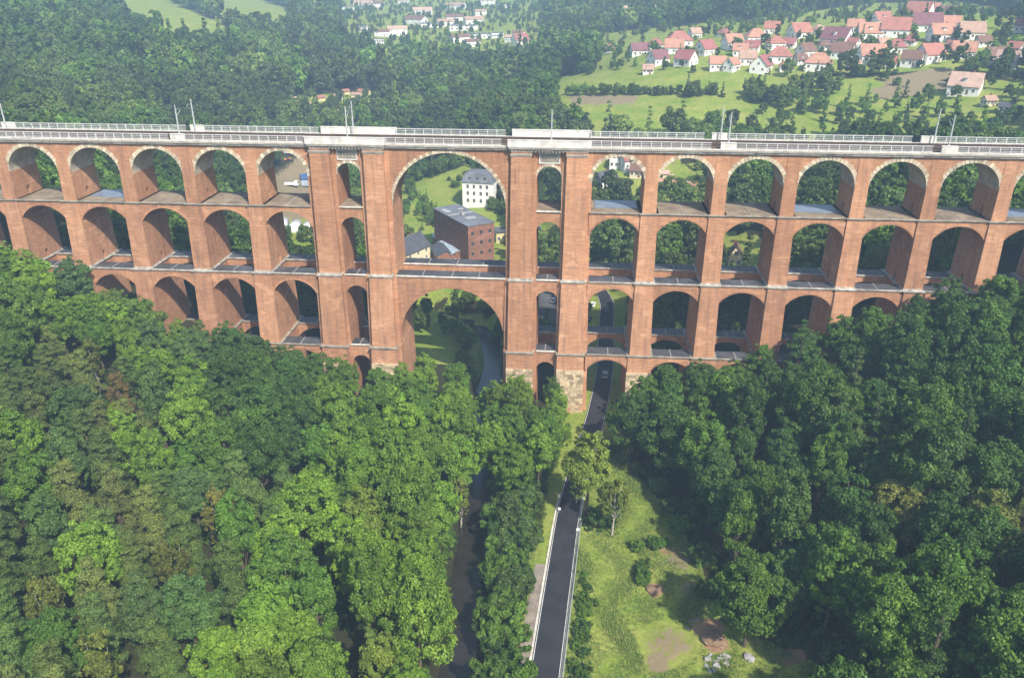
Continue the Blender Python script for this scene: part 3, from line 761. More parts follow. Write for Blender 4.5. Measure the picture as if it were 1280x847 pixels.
for i in range(2):   # birches: airy drooping crowns
    rng = np.random.default_rng(400 + i); H = rng.uniform(14, 16); C, R = broad_lobes(rng, H, 2.9, H * .28, 60); R *= .85
    add_kind('birch_tree', crown_mesh('birch_crown', C, R, 5200, .36, rng, M['leaf'], flat=1.3, up=-.1), trunk_mesh('birch_trunk', H, H * .3, C, rng, .2, M['birch_bark']))
for i in range(4):
    rng = np.random.default_rng(500 + i); H = rng.uniform(2.4, 3.6); C, R = broad_lobes(rng, H, 1.9, .1, 22)
    add_kind('shrub', crown_mesh('shrub_foliage', C, R, 2600, .30, rng, M['leaf']), trunk_mesh('shrub_stem', H, .3, C, rng, .07, M['bark'], 6))
for i in range(3):   # spruce
    rng = np.random.default_rng(600 + i); H = rng.uniform(17, 20); C, R = [], []
    for q in range(20):
        f = q / 19; z = 1.8 + (H - 1.8) * f; reach = 3.0 * (1 - f) ** .85
        for w in range(max(1, int(7 * (1 - f)) + 1)):
            a = rng.random() * 2 * PI; rr = reach * rng.uniform(.45, 1); C.append((rr * math.cos(a), rr * math.sin(a), z - rr * .22)); R.append(.5 + .6 * (1 - f))
    add_kind('spruce_tree', crown_mesh('spruce_crown', np.array(C), np.array(R), 15000, .36, rng, M['leaf'], flat=.6, narrow=.45), trunk_mesh('spruce_trunk', H, H * .8, np.array(C), rng, .24, M['bark'], 4))

TREES = []
def plant(kind, x, y, s, colr, label, group, var=None, rz=None, sz=None):
    lib = KIND[kind]; cr, tr = lib[(len(TREES) * 5 + 3 if var is None else var) % len(lib)]
    rt = empty(kind, (x, y, gz(x, y) - .1), random.uniform(0, 2 * PI) if rz is None else rz, s)
    if sz: rt.scale = (s, s, s * sz)
    tag(rt, label, 'shrub' if kind == 'shrub' else 'tree', group)
    t = link('stem' if kind == 'shrub' else 'trunk', tr, rt); c = link('foliage' if kind == 'shrub' else 'crown', cr, rt)
    c.color = (*colr, 1); TREES.append(rt); return rt
G_MID, G_BRI, G_DRK, G_OLV, G_BLU, G_YEL = (.085, .17, .034), (.135, .245, .04), (.055, .118, .032), (.105, .172, .062), (.072, .135, .055), (.24, .24, .05)
def vary(c, a=.16):
    k = 1 + random.uniform(-a, a); return tuple(max(.005, v * k * (1 + random.uniform(-.06, .06))) for v in c)
placed = []
def free(x, y, r):
    for (px, py, pr) in placed:
        if (px - x) ** 2 + (py - y) ** 2 < (.5 * (pr + r)) ** 2: return False
    return True
def wpos(px, py, z): q = at_z(px, py, z); return q[0], q[1]
# trees that stand out by their look, crown centre located on the picture
NOTE = [('broadleaf_tree', 150, 535, 22, .62, (.15, .25, .02), 'small vivid yellow-green tree among the olive pines of the left slope'),
        ('birch_tree', 265, 815, 14, .62, (.30, .30, .03), 'small yellow-leaved tree at the bottom edge of the left wood'),
        ('broadleaf_tree', 1120, 645, 22, 1.15, (.19, .215, .065), 'yellowish flowering broadleaf tree in the middle of the right wood'),
        ('broadleaf_tree', 1235, 655, 24, 1.1, (.14, .18, .06), 'pale olive round tree near the right edge of the right wood'),
        ('birch_tree', 1115, 570, 20, 1.1, (.12, .145, .045), 'olive-brown open tree in the middle of the right wood'),
        ('broadleaf_tree', 940, 745, 9, 1.15, (.085, .16, .032), 'round mid-green tree standing forward at the meadow edge'),
        ('broadleaf_tree', 734, 592, 9.5, 1.2, (.17, .24, .055), 'light airy tree leaning over the road beside the meadow'),
        ('birch_tree', 768, 622, 7, 1.0, (.13, .18, .04), 'small light green tree on the meadow side of the road tree'),
        ('birch_tree', 722, 592, 7, .8, (.14, .18, .04), 'small light green tree on the river side of the road tree'),
        ('birch_tree', 575, 620, 11, .95, (.15, .20, .055), 'pale yellowish tree on the left bank of the river'),
        ('birch_tree', 238, 515, 14, .8, (.14, .18, .05), 'yellowish birch at the right edge of the left slope wood'),
        ('pine_tree', 150, 505, 26, .85, (.16, .125, .06), 'half-dead brownish pine in the left slope wood'),
        ('slender_tree', 650, 510, 10, 1.0, (.11, .18, .03), 'tallest bright green tree between river and viaduct pillar'),
        ('slender_tree', 690, 500, 8, .75, (.07, .125, .03), 'narrow dark green tree left of the sandstone pillar foot'),
        ('broadleaf_tree', 490, 705, 12, .8, (.15, .24, .03), 'bright lime-green tree amid the riverside wood'),
        ('broadleaf_tree', 395, 620, 14, .95, (.125, .215, .03), 'bright green spreading tree at the left of the riverside wood')]
for kd, px, py, zc, s, c, lb in NOTE:
    x, y = wpos(px, py, zc); x, y = x, y
    for _ in range(3):   # settle: keep the crown's middle on the sight line
        q = at_z(px, py, gz(x, y) + 9.5 * s); x, y = q[0], q[1]
    plant(kd, x, y, s, c, lb, None, var=len(TREES)); placed.append((x, y, 5.5 * s + 2))
cand = [(random.uniform(-165, 165), random.uniform(-128, -7.5)) for _ in range(26000)]
CP = np.array(cand); c_riv = poly_dist(_river_np, CP); c_road = poly_dist(_road_np, CP); c_mead = inside(MEADOW, CP); c_g = ground(CP)
c_px = project(np.column_stack([CP, c_g + 9]))
rv_side = np.interp(CP[:, 1], [q[1] for q in sorted(RIVER, key=lambda q: q[1])], [q[0] for q in sorted(RIVER, key=lambda q: q[1])])
rd_side = np.interp(CP[:, 1], [q[1] for q in sorted(ROAD, key=lambda q: q[1])], [q[0] for q in sorted(ROAD, key=lambda q: q[1])])
mead_edge = poly_dist([tuple(q) for q in MEADOW] + [tuple(MEADOW[0])], CP)
COLS = [(0, 'under the leftmost pier'), (105, 'under the fifth left pier'), (185, 'under the fourth left pier'), (265, 'under the third left pier'), (345, 'under the first left pier'), (430, 'under the left great pillars'), (500, 'left below the great arch'), (560, 'below the great arch'), (620, 'right below the great arch'), (690, 'under the right great pillars'), (750, 'under the road arch'), (800, 'under the first right pier'), (885, 'under the second right pier'), (965, 'under the third right pier'), (1045, 'under the fourth right pier'), (1130, 'under the fifth right pier'), (1220, 'under the sixth right pier'), (1290, 'at the right edge')]
LIMIT = 355
for i, (x, y) in enumerate(cand):
    u, v, dz = c_px[i]
    if dz < 40 or not (-45 < u < 1325 and v < 930) or c_riv[i] < 2.9 or c_road[i] < 6.5 or c_mead[i] or mead_edge[i] < 2.2 or (mead_edge[i] < 4.5 and x > 20): continue
    if abs(u - 343) < 15 and 475 < v < 650: continue
    if y < -95 and rd_side[i] < x < 40: continue
    if len(TREES) >= LIMIT: break
    nz = .5 + .5 * math.sin(x * .09 + 2 * math.sin(y * .06)); left = x < rv_side[i]
    near_via = y > -20
    if left:
        slope = x < -38 - .12 * (y + 60)
        if slope:
            pine = (u < 430 and v > 430 and random.random() < .62 - .25 * nz)
            if pine: kd, s, r_, c = 'pine_tree', random.uniform(.9, 1.15), 4.9, random.choice([G_OLV, (.095, .16, .055), (.105, .16, .06), (.13, .175, .07)])
            else: kd, s, r_, c = random.choice(['broadleaf_tree', 'broadleaf_tree', 'slender_tree', 'birch_tree'] if v > 400 else ['broadleaf_tree']), random.uniform(.95, 1.2), 6.0, random.choice([G_MID, G_MID, G_BRI, G_BRI, G_BLU, (.105, .185, .045)])
            if kd == 'birch_tree': c = vary((.12, .145, .045))
            reg = 'left wood'
            if u > 270 and y > -60: kd, s, r_, c = 'broadleaf_tree', random.uniform(1.0, 1.2), 6.2, random.choice([G_MID, G_DRK, (.06, .12, .03)])
        else:
            kd, s, r_, c = random.choice(['broadleaf_tree', 'broadleaf_tree', 'slender_tree']), random.uniform(1.0, 1.25), 5.9, random.choice([G_BRI, G_BRI, G_MID, (.125, .22, .038), (.105, .19, .034), (.14, .22, .048)])
            reg = 'riverside wood'
    elif x < rd_side[i]:
        if y < -46: continue
        kd, s, r_, c, reg = random.choice(['slender_tree', 'broadleaf_tree']), random.uniform(.85, 1.05), 5.4, random.choice([G_BRI, (.11, .19, .035), G_MID]), 'strip between river and road'
    else:
        kd, s, r_, c, reg = random.choice(['broadleaf_tree', 'broadleaf_tree', 'broadleaf_tree', 'slender_tree', 'spruce_tree'] if u > 980 else ['broadleaf_tree', 'broadleaf_tree', 'slender_tree']), random.uniform(1.0, 1.32), 5.5, random.choice([G_DRK, G_DRK, (.055, .12, .034), (.06, .13, .036), G_MID, (.075, .14, .045)]), 'right wood'
        if v > 690 and random.random() < .5: c = (.085, .17, .034)
    if near_via and 8 < x < 20: continue
    if y > -40 and x > rd_side[i] and c_road[i] < 10.5: continue
    if not free(x, y, r_ * s): continue
    c = vary(c); lum = c[1]
    shade = 'olive' if c[0] > .62 * c[1] else 'bright green' if lum > .19 else 'mid-green' if lum > .13 else 'dark green'
    col_ = min(range(len(COLS)), key=lambda k: abs(COLS[k][0] - u)); row_ = 'beside the viaduct' if y > -20 else 'high' if v < 520 else 'halfway' if v < 640 else 'low' if v < 750 else 'lowest'
    wd = {'pine_tree': 'pine', 'spruce_tree': 'pointed spruce', 'birch_tree': 'slim birch', 'slender_tree': 'slim tree', 'broadleaf_tree': 'broad tree' if s > 1.1 else 'rounded tree'}[kd]
    lb = '%s %s %s in the %s, %s' % (shade, wd, row_, reg.replace('strip between river and road', 'river-road strip'), COLS[col_][1])
    plant(kd, x, y, s, c, lb, 'alike: ' + lb, sz=None if kd == 'pine_tree' else random.uniform(.78, .95) if y > -24 else random.uniform(.92, 1.25)); placed.append((x, y, r_ * s))
print('TREES', len(TREES))
# shrubs: banks of the river, road verges, meadow
nsh = 0
def shrubs(points, s0, s1, cols, label, group):
    global nsh
    for (x, y) in points:
        sc_ = random.uniform(s0, s1); where = 'near the bottom edge' if y < -98 else 'in the lower half' if y < -75 else 'in the upper half' if y < -50 else 'towards the viaduct'
        l2 = ('large ' if sc_ > (s0 + s1) / 2 else 'small ') + label + ', ' + where
        plant('shrub', x, y, sc_, vary(random.choice(cols)), l2, group + ', ' + l2.split()[0] + ', ' + where, var=nsh, sz=random.uniform(.8, 1.2)); nsh += 1
def along(line, off0, off1, ya, yb, n):
    L = [q for q in line if ya < q[1] < yb]; out = []
    for k in range(n):
        j = random.randrange(1, len(L)); a, c = np.array(L[j - 1]), np.array(L[j]); t = (c - a) / np.linalg.norm(c - a); q = a + (c - a) * random.random() + np.array((t[1], -t[0])) * random.uniform(off0, off1); out.append((q[0], q[1]))
    return out
if ROAD[0][1] > ROAD[-1][1]: ROAD = ROAD[::-1]
if RIVER[0][1] > RIVER[-1][1]: RIVER = RIVER[::-1]
shrubs(along(RIVER, 4.8, 11, -125, -36, 84), .8, 1.9, [G_MID, (.07, .13, .03), (.045, .095, .028)], 'leafy green shrub of the bank between river and road', 'shrubs between river and road')
shrubs(along(RIVER, 8, 13, -75, -32, 22), 1.3, 2.4, [(.055, .10, .035), (.065, .11, .04)], 'grey-green bush of the bank between river and road', 'bushes between river and road')
shrubs(along(RIVER, -6.5, -4.2, -125, -28, 20), .7, 1.2, [G_MID, (.085, .15, .03)], 'leafy green shrub overhanging the left bank of the river', 'shrubs on the left river bank')
shrubs(along(ROAD, 4.4, 6.4, -122, -62, 42), .35, .95, [G_MID, (.075, .145, .028), (.05, .11, .03)], 'low green shrub behind the guard rail beside the meadow', 'shrubs along the meadow side of the road')
shrubs([wpos(800 + random.uniform(-9, 9), 712 + random.uniform(-26, 22), -1) for _ in range(9)] + [wpos(820 + random.uniform(-8, 14), 683 + random.uniform(-5, 5), -1) for _ in range(5)], .5, .95, [(.075, .16, .028), (.06, .13, .025)], 'bright green shrub in the meadow clump', 'shrub clump in the meadow')
shrubs([wpos(px_, py_, 0) for px_, py_ in [(838, 640), (850, 662), (872, 700), (885, 745), (800, 590), (822, 612), (905, 775), (985, 815), (760, 650), (748, 640), (742, 655), (770, 630)]], .8, 1.5, [(.07, .14, .028), (.05, .11, .025)], 'rounded green bush at the edge of the meadow', 'bushes at the meadow edge')

# ------------------------------------------------------------------ woods behind the viaduct (one mass each)
def lod_mesh(name, i, n, size, shape):
    rng = np.random.default_rng(900 + i)
    if shape == 'broad': C, R = broad_lobes(rng, 13, rng.uniform(3.8, 4.8), 1.5, 40); R *= 1.25
    elif shape == 'slim': C, R = broad_lobes(rng, 15, 2.8, 1.5, 36); R *= 1.25
    else:
        C, R = [], []
        for q in range(11):
            f = q / 10
            for w in range(max(1, int(5 * (1 - f)))): a = rng.random() * 6.283; rr = 2.8 * (1 - f) * rng.uniform(.4, 1); C.append((rr * math.cos(a), rr * math.sin(a), 1.5 + 14 * f - rr * .2)); R.append(.5 + .6 * (1 - f))
        C, R = np.array(C), np.array(R)
    return crown_mesh(name, C, R, n, size, rng, M['leaf_far'])
def lod_object(name, me):
    o = bpy.data.objects.new(name, me); return o
MIDS = [lod_object('wood_crown', lod_mesh('wood_crown', i, 3000, .85, sh)) for i, sh in enumerate(['broad', 'broad', 'broad', 'slim', 'spire', 'broad'])]
FARS = [lod_object('far_crown', lod_mesh('far_crown', 20 + i, 620, 1.75, sh)) for i, sh in enumerate(['broad', 'broad', 'slim', 'spire', 'broad'])]
def scatter(name, P, S, Rz, T, srcs, label, cat):
    me = bpy.data.meshes.new(name); me.vertices.add(len(P)); me.vertices.foreach_set('co', np.asarray(P, np.float32).ravel())
    for an, ty, key, val in (('scl', 'FLOAT', 'value', S), ('rot', 'FLOAT', 'value', Rz), ('idx', 'INT', 'value', np.random.default_rng(len(P)).integers(0, len(srcs), len(P)))):
        a = me.attributes.new(an, ty, 'POINT'); a.data.foreach_set(key, np.asarray(val))
    a = me.attributes.new('tint', 'FLOAT_COLOR', 'POINT'); a.data.foreach_set('color', np.column_stack([T, np.ones(len(T))]).astype(np.float32).ravel())
    o = link(name, me); tag(o, label, cat, kind='stuff')
    ng = bpy.data.node_groups.new(name + ' scatter', 'GeometryNodeTree')
    ng.interface.new_socket('Geometry', in_out='INPUT', socket_type='NodeSocketGeometry'); ng.interface.new_socket('Geometry', in_out='OUTPUT', socket_type='NodeSocketGeometry')
    gi, go = ng.nodes.new('NodeGroupInput'), ng.nodes.new('NodeGroupOutput')
    iop = ng.nodes.new('GeometryNodeInstanceOnPoints'); gti = ng.nodes.new('GeometryNodeGeometryToInstance')
    for s_ in srcs[::-1]:
        oi = ng.nodes.new('GeometryNodeObjectInfo'); oi.inputs['Object'].default_value = s_; ng.links.new(oi.outputs['Geometry'], gti.inputs[0])
    def attr(nm, ty):
        q = ng.nodes.new('GeometryNodeInputNamedAttribute'); q.data_type = ty; q.inputs[0].default_value = nm; return q.outputs[0]
    cx = ng.nodes.new('ShaderNodeCombineXYZ'); ng.links.new(attr('rot', 'FLOAT'), cx.inputs[2])
    ng.links.new(gi.outputs[0], iop.inputs['Points']); ng.links.new(gti.outputs[0], iop.inputs['Instance']); iop.inputs['Pick Instance'].default_value = True
    ng.links.new(attr('idx', 'INT'), iop.inputs['Instance Index']); ng.links.new(cx.outputs[0], iop.inputs['Rotation']); ng.links.new(attr('scl', 'FLOAT'), iop.inputs['Scale'])
    ng.links.new(iop.outputs[0], go.inputs[0])
    md = o.modifiers.new('scatter', 'NODES'); md.node_group = ng; return o
CLN = [k for k in CLEAR if k not in ('town', 'village', 'huts', 'allot', 'homes', 'park')]
def wood_points(d0, d1, sp, rng):
    out = []; d = d0
    while d < d1:
        st = sp * (1 + .25 * (d - d0) / (d1 - d0)); half = math.radians(44); na = int(2 * half * d / st)
        a = -half + (np.arange(na) + rng.random(na)) * (2 * half / na); dd = d + rng.uniform(-.45, .45, na) * st
        h = YAW - a; out.append(np.column_stack([CAM[0] - np.sin(h) * dd, CAM[1] + np.cos(h) * dd])); d += st
    P = np.concatenate(out); Z = ground(P); P = np.column_stack([P, Z]); q = project(P)
    keep = ~in_clear(q, *CLN) & ((P[:, 1] > 20)) & ~((np.abs(P[:, 0] - XC) < 200) & (P[:, 1] < 22))
    sparse = in_clear(q, 'village', 'allot', 'homes'); keep &= ~in_clear(q, 'allot') | (rng.random(len(P)) < .35); sp3 = in_clear(q, 'huts'); keep &= ~sp3 | (rng.random(len(P)) < .6); sp2 = in_clear(q, 'town'); keep &= ~sparse | (rng.random(len(P)) < .36); keep &= ~sp2 | (rng.random(len(P)) < .5)
    keep &= (poly_dist(_river_np, P) > 8) & (poly_dist(_road_np, P) > 8)
    pk = in_clear(q, 'park'); keep &= ~pk | (rng.random(len(P)) < .85)
    return P[keep], (sparse | sp2 | sp3 | pk)[keep]
def tints(P, rng):
    n_ = len(P); base = np.array([G_DRK, (.06, .115, .035), G_MID, (.08, .13, .045), (.11, .165, .055), (.07, .11, .055)])
    f = np.sin(P[:, 0] * .021 + 1.7 * np.sin(P[:, 1] * .013)) * .5 + .5; k = np.clip((f * 3 + rng.random(n_) * 3.2).astype(int), 0, 5)
    return base[k] * (rng.uniform(.75, 1.3, n_) * (1.0 + .28 * np.sin(P[:, 0] * .047 + 2 * np.sin(P[:, 1] * .029))))[:, None]
rng = np.random.default_rng(11)
P, sps = wood_points(208, 560, 6.8, rng); S = np.where(sps, rng.uniform(.28, .75, len(P)), rng.uniform(.7, 1.5, len(P)))
# hedgerows and lone trees on the meadow beyond
def line_trees(a, c, n, s0, s1, jit=2.0):
    out = []
    for k in range(n):
        t = (k + random.random()) / n; q = hit(a[0] + (c[0] - a[0]) * t, a[1] + (c[1] - a[1]) * t); out.append((q[0] + random.uniform(-jit, jit), q[1] + random.uniform(-jit, jit), random.uniform(s0, s1)))
    return out
H_ = line_trees((712, 118), (800, 119), 24, .38, .62) + line_trees((800, 119), (900, 120), 22, .36, .58) + line_trees((858, 122), (866, 122), 4, .7, .85) + line_trees((928, 122), (1010, 138), 22, .5, .95, 6) + line_trees((985, 118), (1050, 122), 9, .7, 1.05, 5) \
    + line_trees((720, 92), (745, 92), 8, .45, .7, 4) + line_trees((700, 82), (745, 84), 10, .5, .8, 4) + line_trees((1030, 112), (1035, 100), 3, .6, .8) + line_trees((1068, 94), (1074, 96), 3, .5, .6) + line_trees((760, 85), (770, 87), 3, .35, .45) \
    + line_trees((512, 236), (548, 280), 12, .3, .6, 3) + line_trees((505, 222), (540, 214), 10, .5, .8, 3) + line_trees((612, 262), (634, 268), 6, .4, .65, 2) + line_trees((500, 262), (512, 272), 5, .4, .5, 3) + line_trees((540, 268), (548, 284), 5, .45, .6, 3) \
    + line_trees((1095, 100), (1130, 110), 5, .3, .45, 3) + line_trees((346, 298), (402, 305), 8, .45, .7, 2) + line_trees((545, 212), (592, 208), 9, .5, .75, 3) + line_trees((503, 232), (560, 212), 26, .35, .8, 6) + line_trees((505, 240), (552, 288), 22, .25, .5, 4) + line_trees((560, 225), (588, 232), 9, .2, .35, 5) + line_trees((505, 296), (540, 280), 8, .2, .35, 4) + line_trees((524, 400), (532, 420), 4, .5, .8, 2) + line_trees((552, 405), (585, 440), 9, .35, .6, 2) + line_trees((570, 452), (592, 468), 6, .3, .5, 2) + line_trees((624, 400), (640, 440), 14, .25, .45, 2) + line_trees((560, 380), (610, 385), 12, .3, .55, 3)
HP = np.array(H_); HZ = ground(HP); P2 = np.concatenate([P, np.column_stack([HP[:, :2], HZ])]); S2 = np.concatenate([S, HP[:, 2]])
scatter('valley_wood', P2 - np.array((0, 0, .6)), S2, rng.uniform(0, 6.28, len(P2)), tints(P2, rng), MIDS, 'dense dark green mixed wood on the valley sides behind the viaduct', 'wood')
P, sps = wood_points(560, 1500, 10, rng); S = np.where(sps, rng.uniform(.4, .7, len(P)), rng.uniform(.9, 1.9, len(P)))
scatter('hill_wood', P - np.array((0, 0, .6)), S, rng.uniform(0, 6.28, len(P)), tints(P, rng), FARS, 'far hazy blue-green wood on the hills beyond the valley', 'wood')
P, sps = wood_points(1500, 2600, 17, rng); S = rng.uniform(1.4, 2.2, len(P))
scatter('ridge_wood', P, S, rng.uniform(0, 6.28, len(P)), tints(P, rng), FARS, 'farthest hazy wood along the ridge', 'wood')
UB = [lod_object('undergrowth_clump', lod_mesh('undergrowth_clump', 40 + i, 700, .75, 'broad')) for i in range(3)]
ok_ = (c_riv > 3.4) & (c_road > 5.5) & ~c_mead & (mead_edge > 1.0)
UP = np.column_stack([CP, c_g - .4])[ok_][:7000]
scatter('undergrowth', UP, rng.uniform(.10, .30, len(UP)), rng.uniform(0, 6.28, len(UP)), tints(UP, rng) * .9, UB, 'leafy undergrowth on the floor of the woods in front of the viaduct', 'undergrowth')
# grass tufts of the meadow and verges
rng = np.random.default_rng(5)
Q = np.column_stack([rng.uniform(5, 62, 170000), rng.uniform(-125, -22, 170000)])
mk = inside(MEADOW, Q) | ((poly_dist(_road_np, Q) < 10) & (poly_dist(_road_np, Q) > 5.4)); 
bare = np.zeros(len(Q), bool)
for bx_, by_, rr in ((818, 738, 2.0), (885, 790, 3.0), (895, 812, 2.5), (835, 805, 5.5), (822, 828, 2.5)): c = at_z(bx_, by_, -1)[:2]; bare |= np.hypot(*(Q - c).T) < rr
Q = Q[mk & ~bare & (np.sin(Q[:, 0] * .8 + 2 * np.sin(Q[:, 1] * .31)) + rng.normal(size=len(Q)) * .8 > -.1)][:52000]
k = len(Q); Zq = ground(Q); nb = 3
ang = rng.uniform(0, 6.28, (k, nb)); hgt = rng.uniform(.10, .34, (k, 1)) * (1 + .9 * (np.sin(Q[:, :1] * .5 + 1.5 * np.sin(Q[:, 1:] * .22)) > .45)) * rng.uniform(.7, 1.2, (k, nb)); w = .07
bx_ = np.stack([np.cos(ang), np.sin(ang)], 2); base = np.column_stack([Q, Zq])[:, None, :] + np.concatenate([bx_ * .1, np.zeros((k, nb, 1))], 2)
sd = np.concatenate([np.stack([-np.sin(ang), np.cos(ang)], 2) * w, np.zeros((k, nb, 1))], 2)
tip = base + np.concatenate([bx_ * hgt[..., None] * .9, hgt[..., None]], 2)
V = np.stack([base - sd, base + sd, tip], 2).reshape(-1, 3)
gm, n, b = mat('grass blades', .7, .2); at = N(n, 'Attribute', attribute_name='leaf'); n.links.new(ramp(n, at.outputs['Fac'], [(0, (.06, .125, .018)), (.6, (.13, .20, .03)), (1, (.26, .25, .08))]), b.inputs['Base Color'])
go_ = link('grass', np_mesh('grass', V, np.arange(len(V)).reshape(-1, 3), gm, {'leaf': ('FACE', rng.random(k * nb))})); tag(go_, 'short sunlit grass of the meadow and the road verges', 'grass', kind='stuff')

# ------------------------------------------------------------------ guard rails, posts, rubble
def guard_rail(off, ya, yb, label):
    L = [q for q in ROAD if ya < q[1] < yb]; rt = empty('guard_rail', (L[len(L) // 2][0], L[len(L) // 2][1], ROAD_Z)); tag(rt, label, 'guard rail')
    Ln = np.array(L); T = np.gradient(Ln, axis=0); T /= np.linalg.norm(T, axis=1)[:, None]; Nn = np.stack([T[:, 1], -T[:, 0]], 1); P_ = Ln + Nn * off
    o = np.array(rt.location); prof = [(-.03, .42), (.05, .48), (-.03, .58), (.05, .68), (-.03, .76), (-.10, .76), (-.10, .42)]
    V, F = [], []
    sgn = -1 if off > 0 else 1
    for i in range(len(P_)):
        for a, z in prof: V.append((P_[i][0] + Nn[i][0] * a * sgn - o[0], P_[i][1] + Nn[i][1] * a * sgn - o[1], z))
    m_ = len(prof)
    for i in range(len(P_) - 1):
        for j in range(m_): F.append((i * m_ + j, i * m_ + (j + 1) % m_, (i + 1) * m_ + (j + 1) % m_, (i + 1) * m_ + j))
    mb = MB(); mb.add(V, F); mb.obj('beam', M['steel'], rt)
    pm = MB(); pm.box(-.06, .06, -.06, .06, -.4, .74); pme = pm.mesh('post', M['steel'])
    d = np.concatenate([[0], np.cumsum(np.linalg.norm(np.diff(P_, axis=0), axis=1))])
    for s in np.arange(1, d[-1], 4.0):
        x, y = np.interp(s, d, P_[:, 0]), np.interp(s, d, P_[:, 1]); link('post', pme, rt, (x - o[0] , y - o[1], 0))
guard_rail(3.0, -135, -50, 'grey steel guard rail between the road and the meadow')
guard_rail(3.0, -36, -9, 'grey steel guard rail on the wood side of the road by the viaduct')
def kerb(name, off, ya, yb, w, h, label):
    L = [q for q in ROAD if ya < q[1] < yb]; Ln = np.array(L); T = np.gradient(Ln, axis=0); T /= np.linalg.norm(T, axis=1)[:, None]; Nn = np.stack([T[:, 1], -T[:, 0]], 1)
    rt = empty(name, (L[0][0], L[0][1], ROAD_Z)); tag(rt, label, 'kerb')
    for i in range(0, len(L) - 1):
        a, c = Ln[i] + Nn[i] * off, Ln[i + 1] + Nn[i + 1] * off; a2, c2 = Ln[i] + Nn[i] * (off + w), Ln[i + 1] + Nn[i + 1] * (off + w)
        e = (c - a) * .01; o = np.array(L[0])
        pts = [a + e - o, c - e - o, c2 - e - o, a2 + e - o]; vs = [(q[0], q[1], -.2) for q in pts] + [(q[0], q[1], h) for q in pts]
        mb = MB(); mb.add(vs, [(3, 2, 1, 0), (4, 5, 6, 7), (0, 1, 5, 4), (1, 2, 6, 5), (2, 3, 7, 6), (3, 0, 4, 7)]); mb.obj('kerb_stone', M['pale_ledge'], rt)
kerb('kerb', -2.98, -135, -40, .36, .12, 'pale stone kerb along the river side of the road')
kerb('kerb', 2.57, -135, -12, .26, .10, 'pale stone kerb along the meadow side of the road')
def sign_post(px, py, label, h=2.6):
    q = at_z(px, py, ROAD_Z); rt = empty('road_sign', (q[0], q[1], gz(q[0], q[1]))); tag(rt, label, 'road sign')
    mb = MB(); mb.tube([(0, 0, -.2), (0, 0, h)], [.04, .04], 6); mb.obj('pole', M['steel'], rt)
    mb = MB(); mb.box(-.32, .32, -.07, -.03, h - .65, h); mb.obj('sign_plate', M['white_paint'], rt)
sign_post(722, 672, 'small white road sign on the guard rail by the light tree')
sign_post(699, 640, 'small white post sign on the river side of the road', 1.4)
def rock(name, px, py, r, material, label, seed, group=None):
    q = at_z(px, py, -1); rg = np.random.default_rng(seed); mb = MB()
    import bmesh
    bm = bmesh.new(); bmesh.ops.create_icosphere(bm, subdivisions=3, radius=r)
    for v in bm.verts: v.co *= 1 + .22 * math.sin(v.co.x * 3 / r + seed) * math.sin(v.co.y * 2.3 / r) + rg.normal() * .07; v.co.z *= .5 if name == 'boulder' else .3
    me = bpy.data.meshes.new(name); bm.to_mesh(me); bm.free(); me.materials.append(material)
    o = link(name, me, None, (q[0], q[1], gz(q[0], q[1]) + r * .12), seed); tag(o, label, 'boulder' if name == 'boulder' else 'earth mound', group); return o
rock('boulder', 935, 832, .9, M['rubble'], 'single pale boulder at the foot of the round meadow-edge tree', 3)
rock('earth_mound', 818, 738, 1.5, M['earth'], 'small round orange earth mound in the middle of the meadow', 4)
rock('earth_mound', 893, 806, 2.0, M['earth'], 'larger orange earth mound beside the rubble at the wood edge', 5)
rr = random.Random(8)
for k in range(16):
    px, py = 893 + rr.uniform(-12, 16), 833 + rr.uniform(-10, 12)
    rock('boulder', px, py, rr.uniform(.25, .65), M['rubble'], 'pale grey rubble lump in the heap at the bottom of the meadow', 20 + k, 'rubble heap at the bottom of the meadow')
for k in range(9):
    px, py = 872 + rr.uniform(-16, 16), 786 + rr.uniform(-8, 8)
    rock('boulder', px, py, rr.uniform(.2, .5), M['gravel'], 'brownish stone in the scatter above the larger earth mound', 60 + k, 'stones above the earth mound')

# ------------------------------------------------------------------ buildings
win_me = {}
def window_mesh(w, h, fr='white_wall'):
    k = (round(w, 2), round(h, 2), fr)
    if k not in win_me:
        mb = MB(); mb.box(-w / 2, w / 2, -.02, .02, 0, h, 1)
        for a in ((-w / 2 - .09, -w / 2, 0, h), (w / 2, w / 2 + .09, 0, h), (-w / 2 - .09, w / 2 + .09, h, h + .09), (-w / 2 - .14, w / 2 + .14, -.1, 0), (-.03, .03, 0, h)): mb.box(a[0], a[1], -.07, .03, a[2], a[3], 0)
        win_me[k] = mb.mesh('window', [M[fr], M['glass']])
    return win_me[k]
def put_windows(rt, w, l, spec, ww=1.1, wh=1.3, fr='white_wall'):
    """spec: list of (side, [positions], [sill heights])"""
    for side, xs, zs in spec:
        for x in xs:
            for z in zs:
                if side == 'f': lo, rz = (x, -l / 2 - .03, z), 0
                elif side == 'r': lo, rz = (w / 2 + .03, x, z), PI / 2
                elif side == 'l': lo, rz = (-w / 2 - .03, x, z), -PI / 2
                else: lo, rz = (x, l / 2 + .03, z), PI
                link('window', window_mesh(ww, wh, fr), rt, lo, rz)
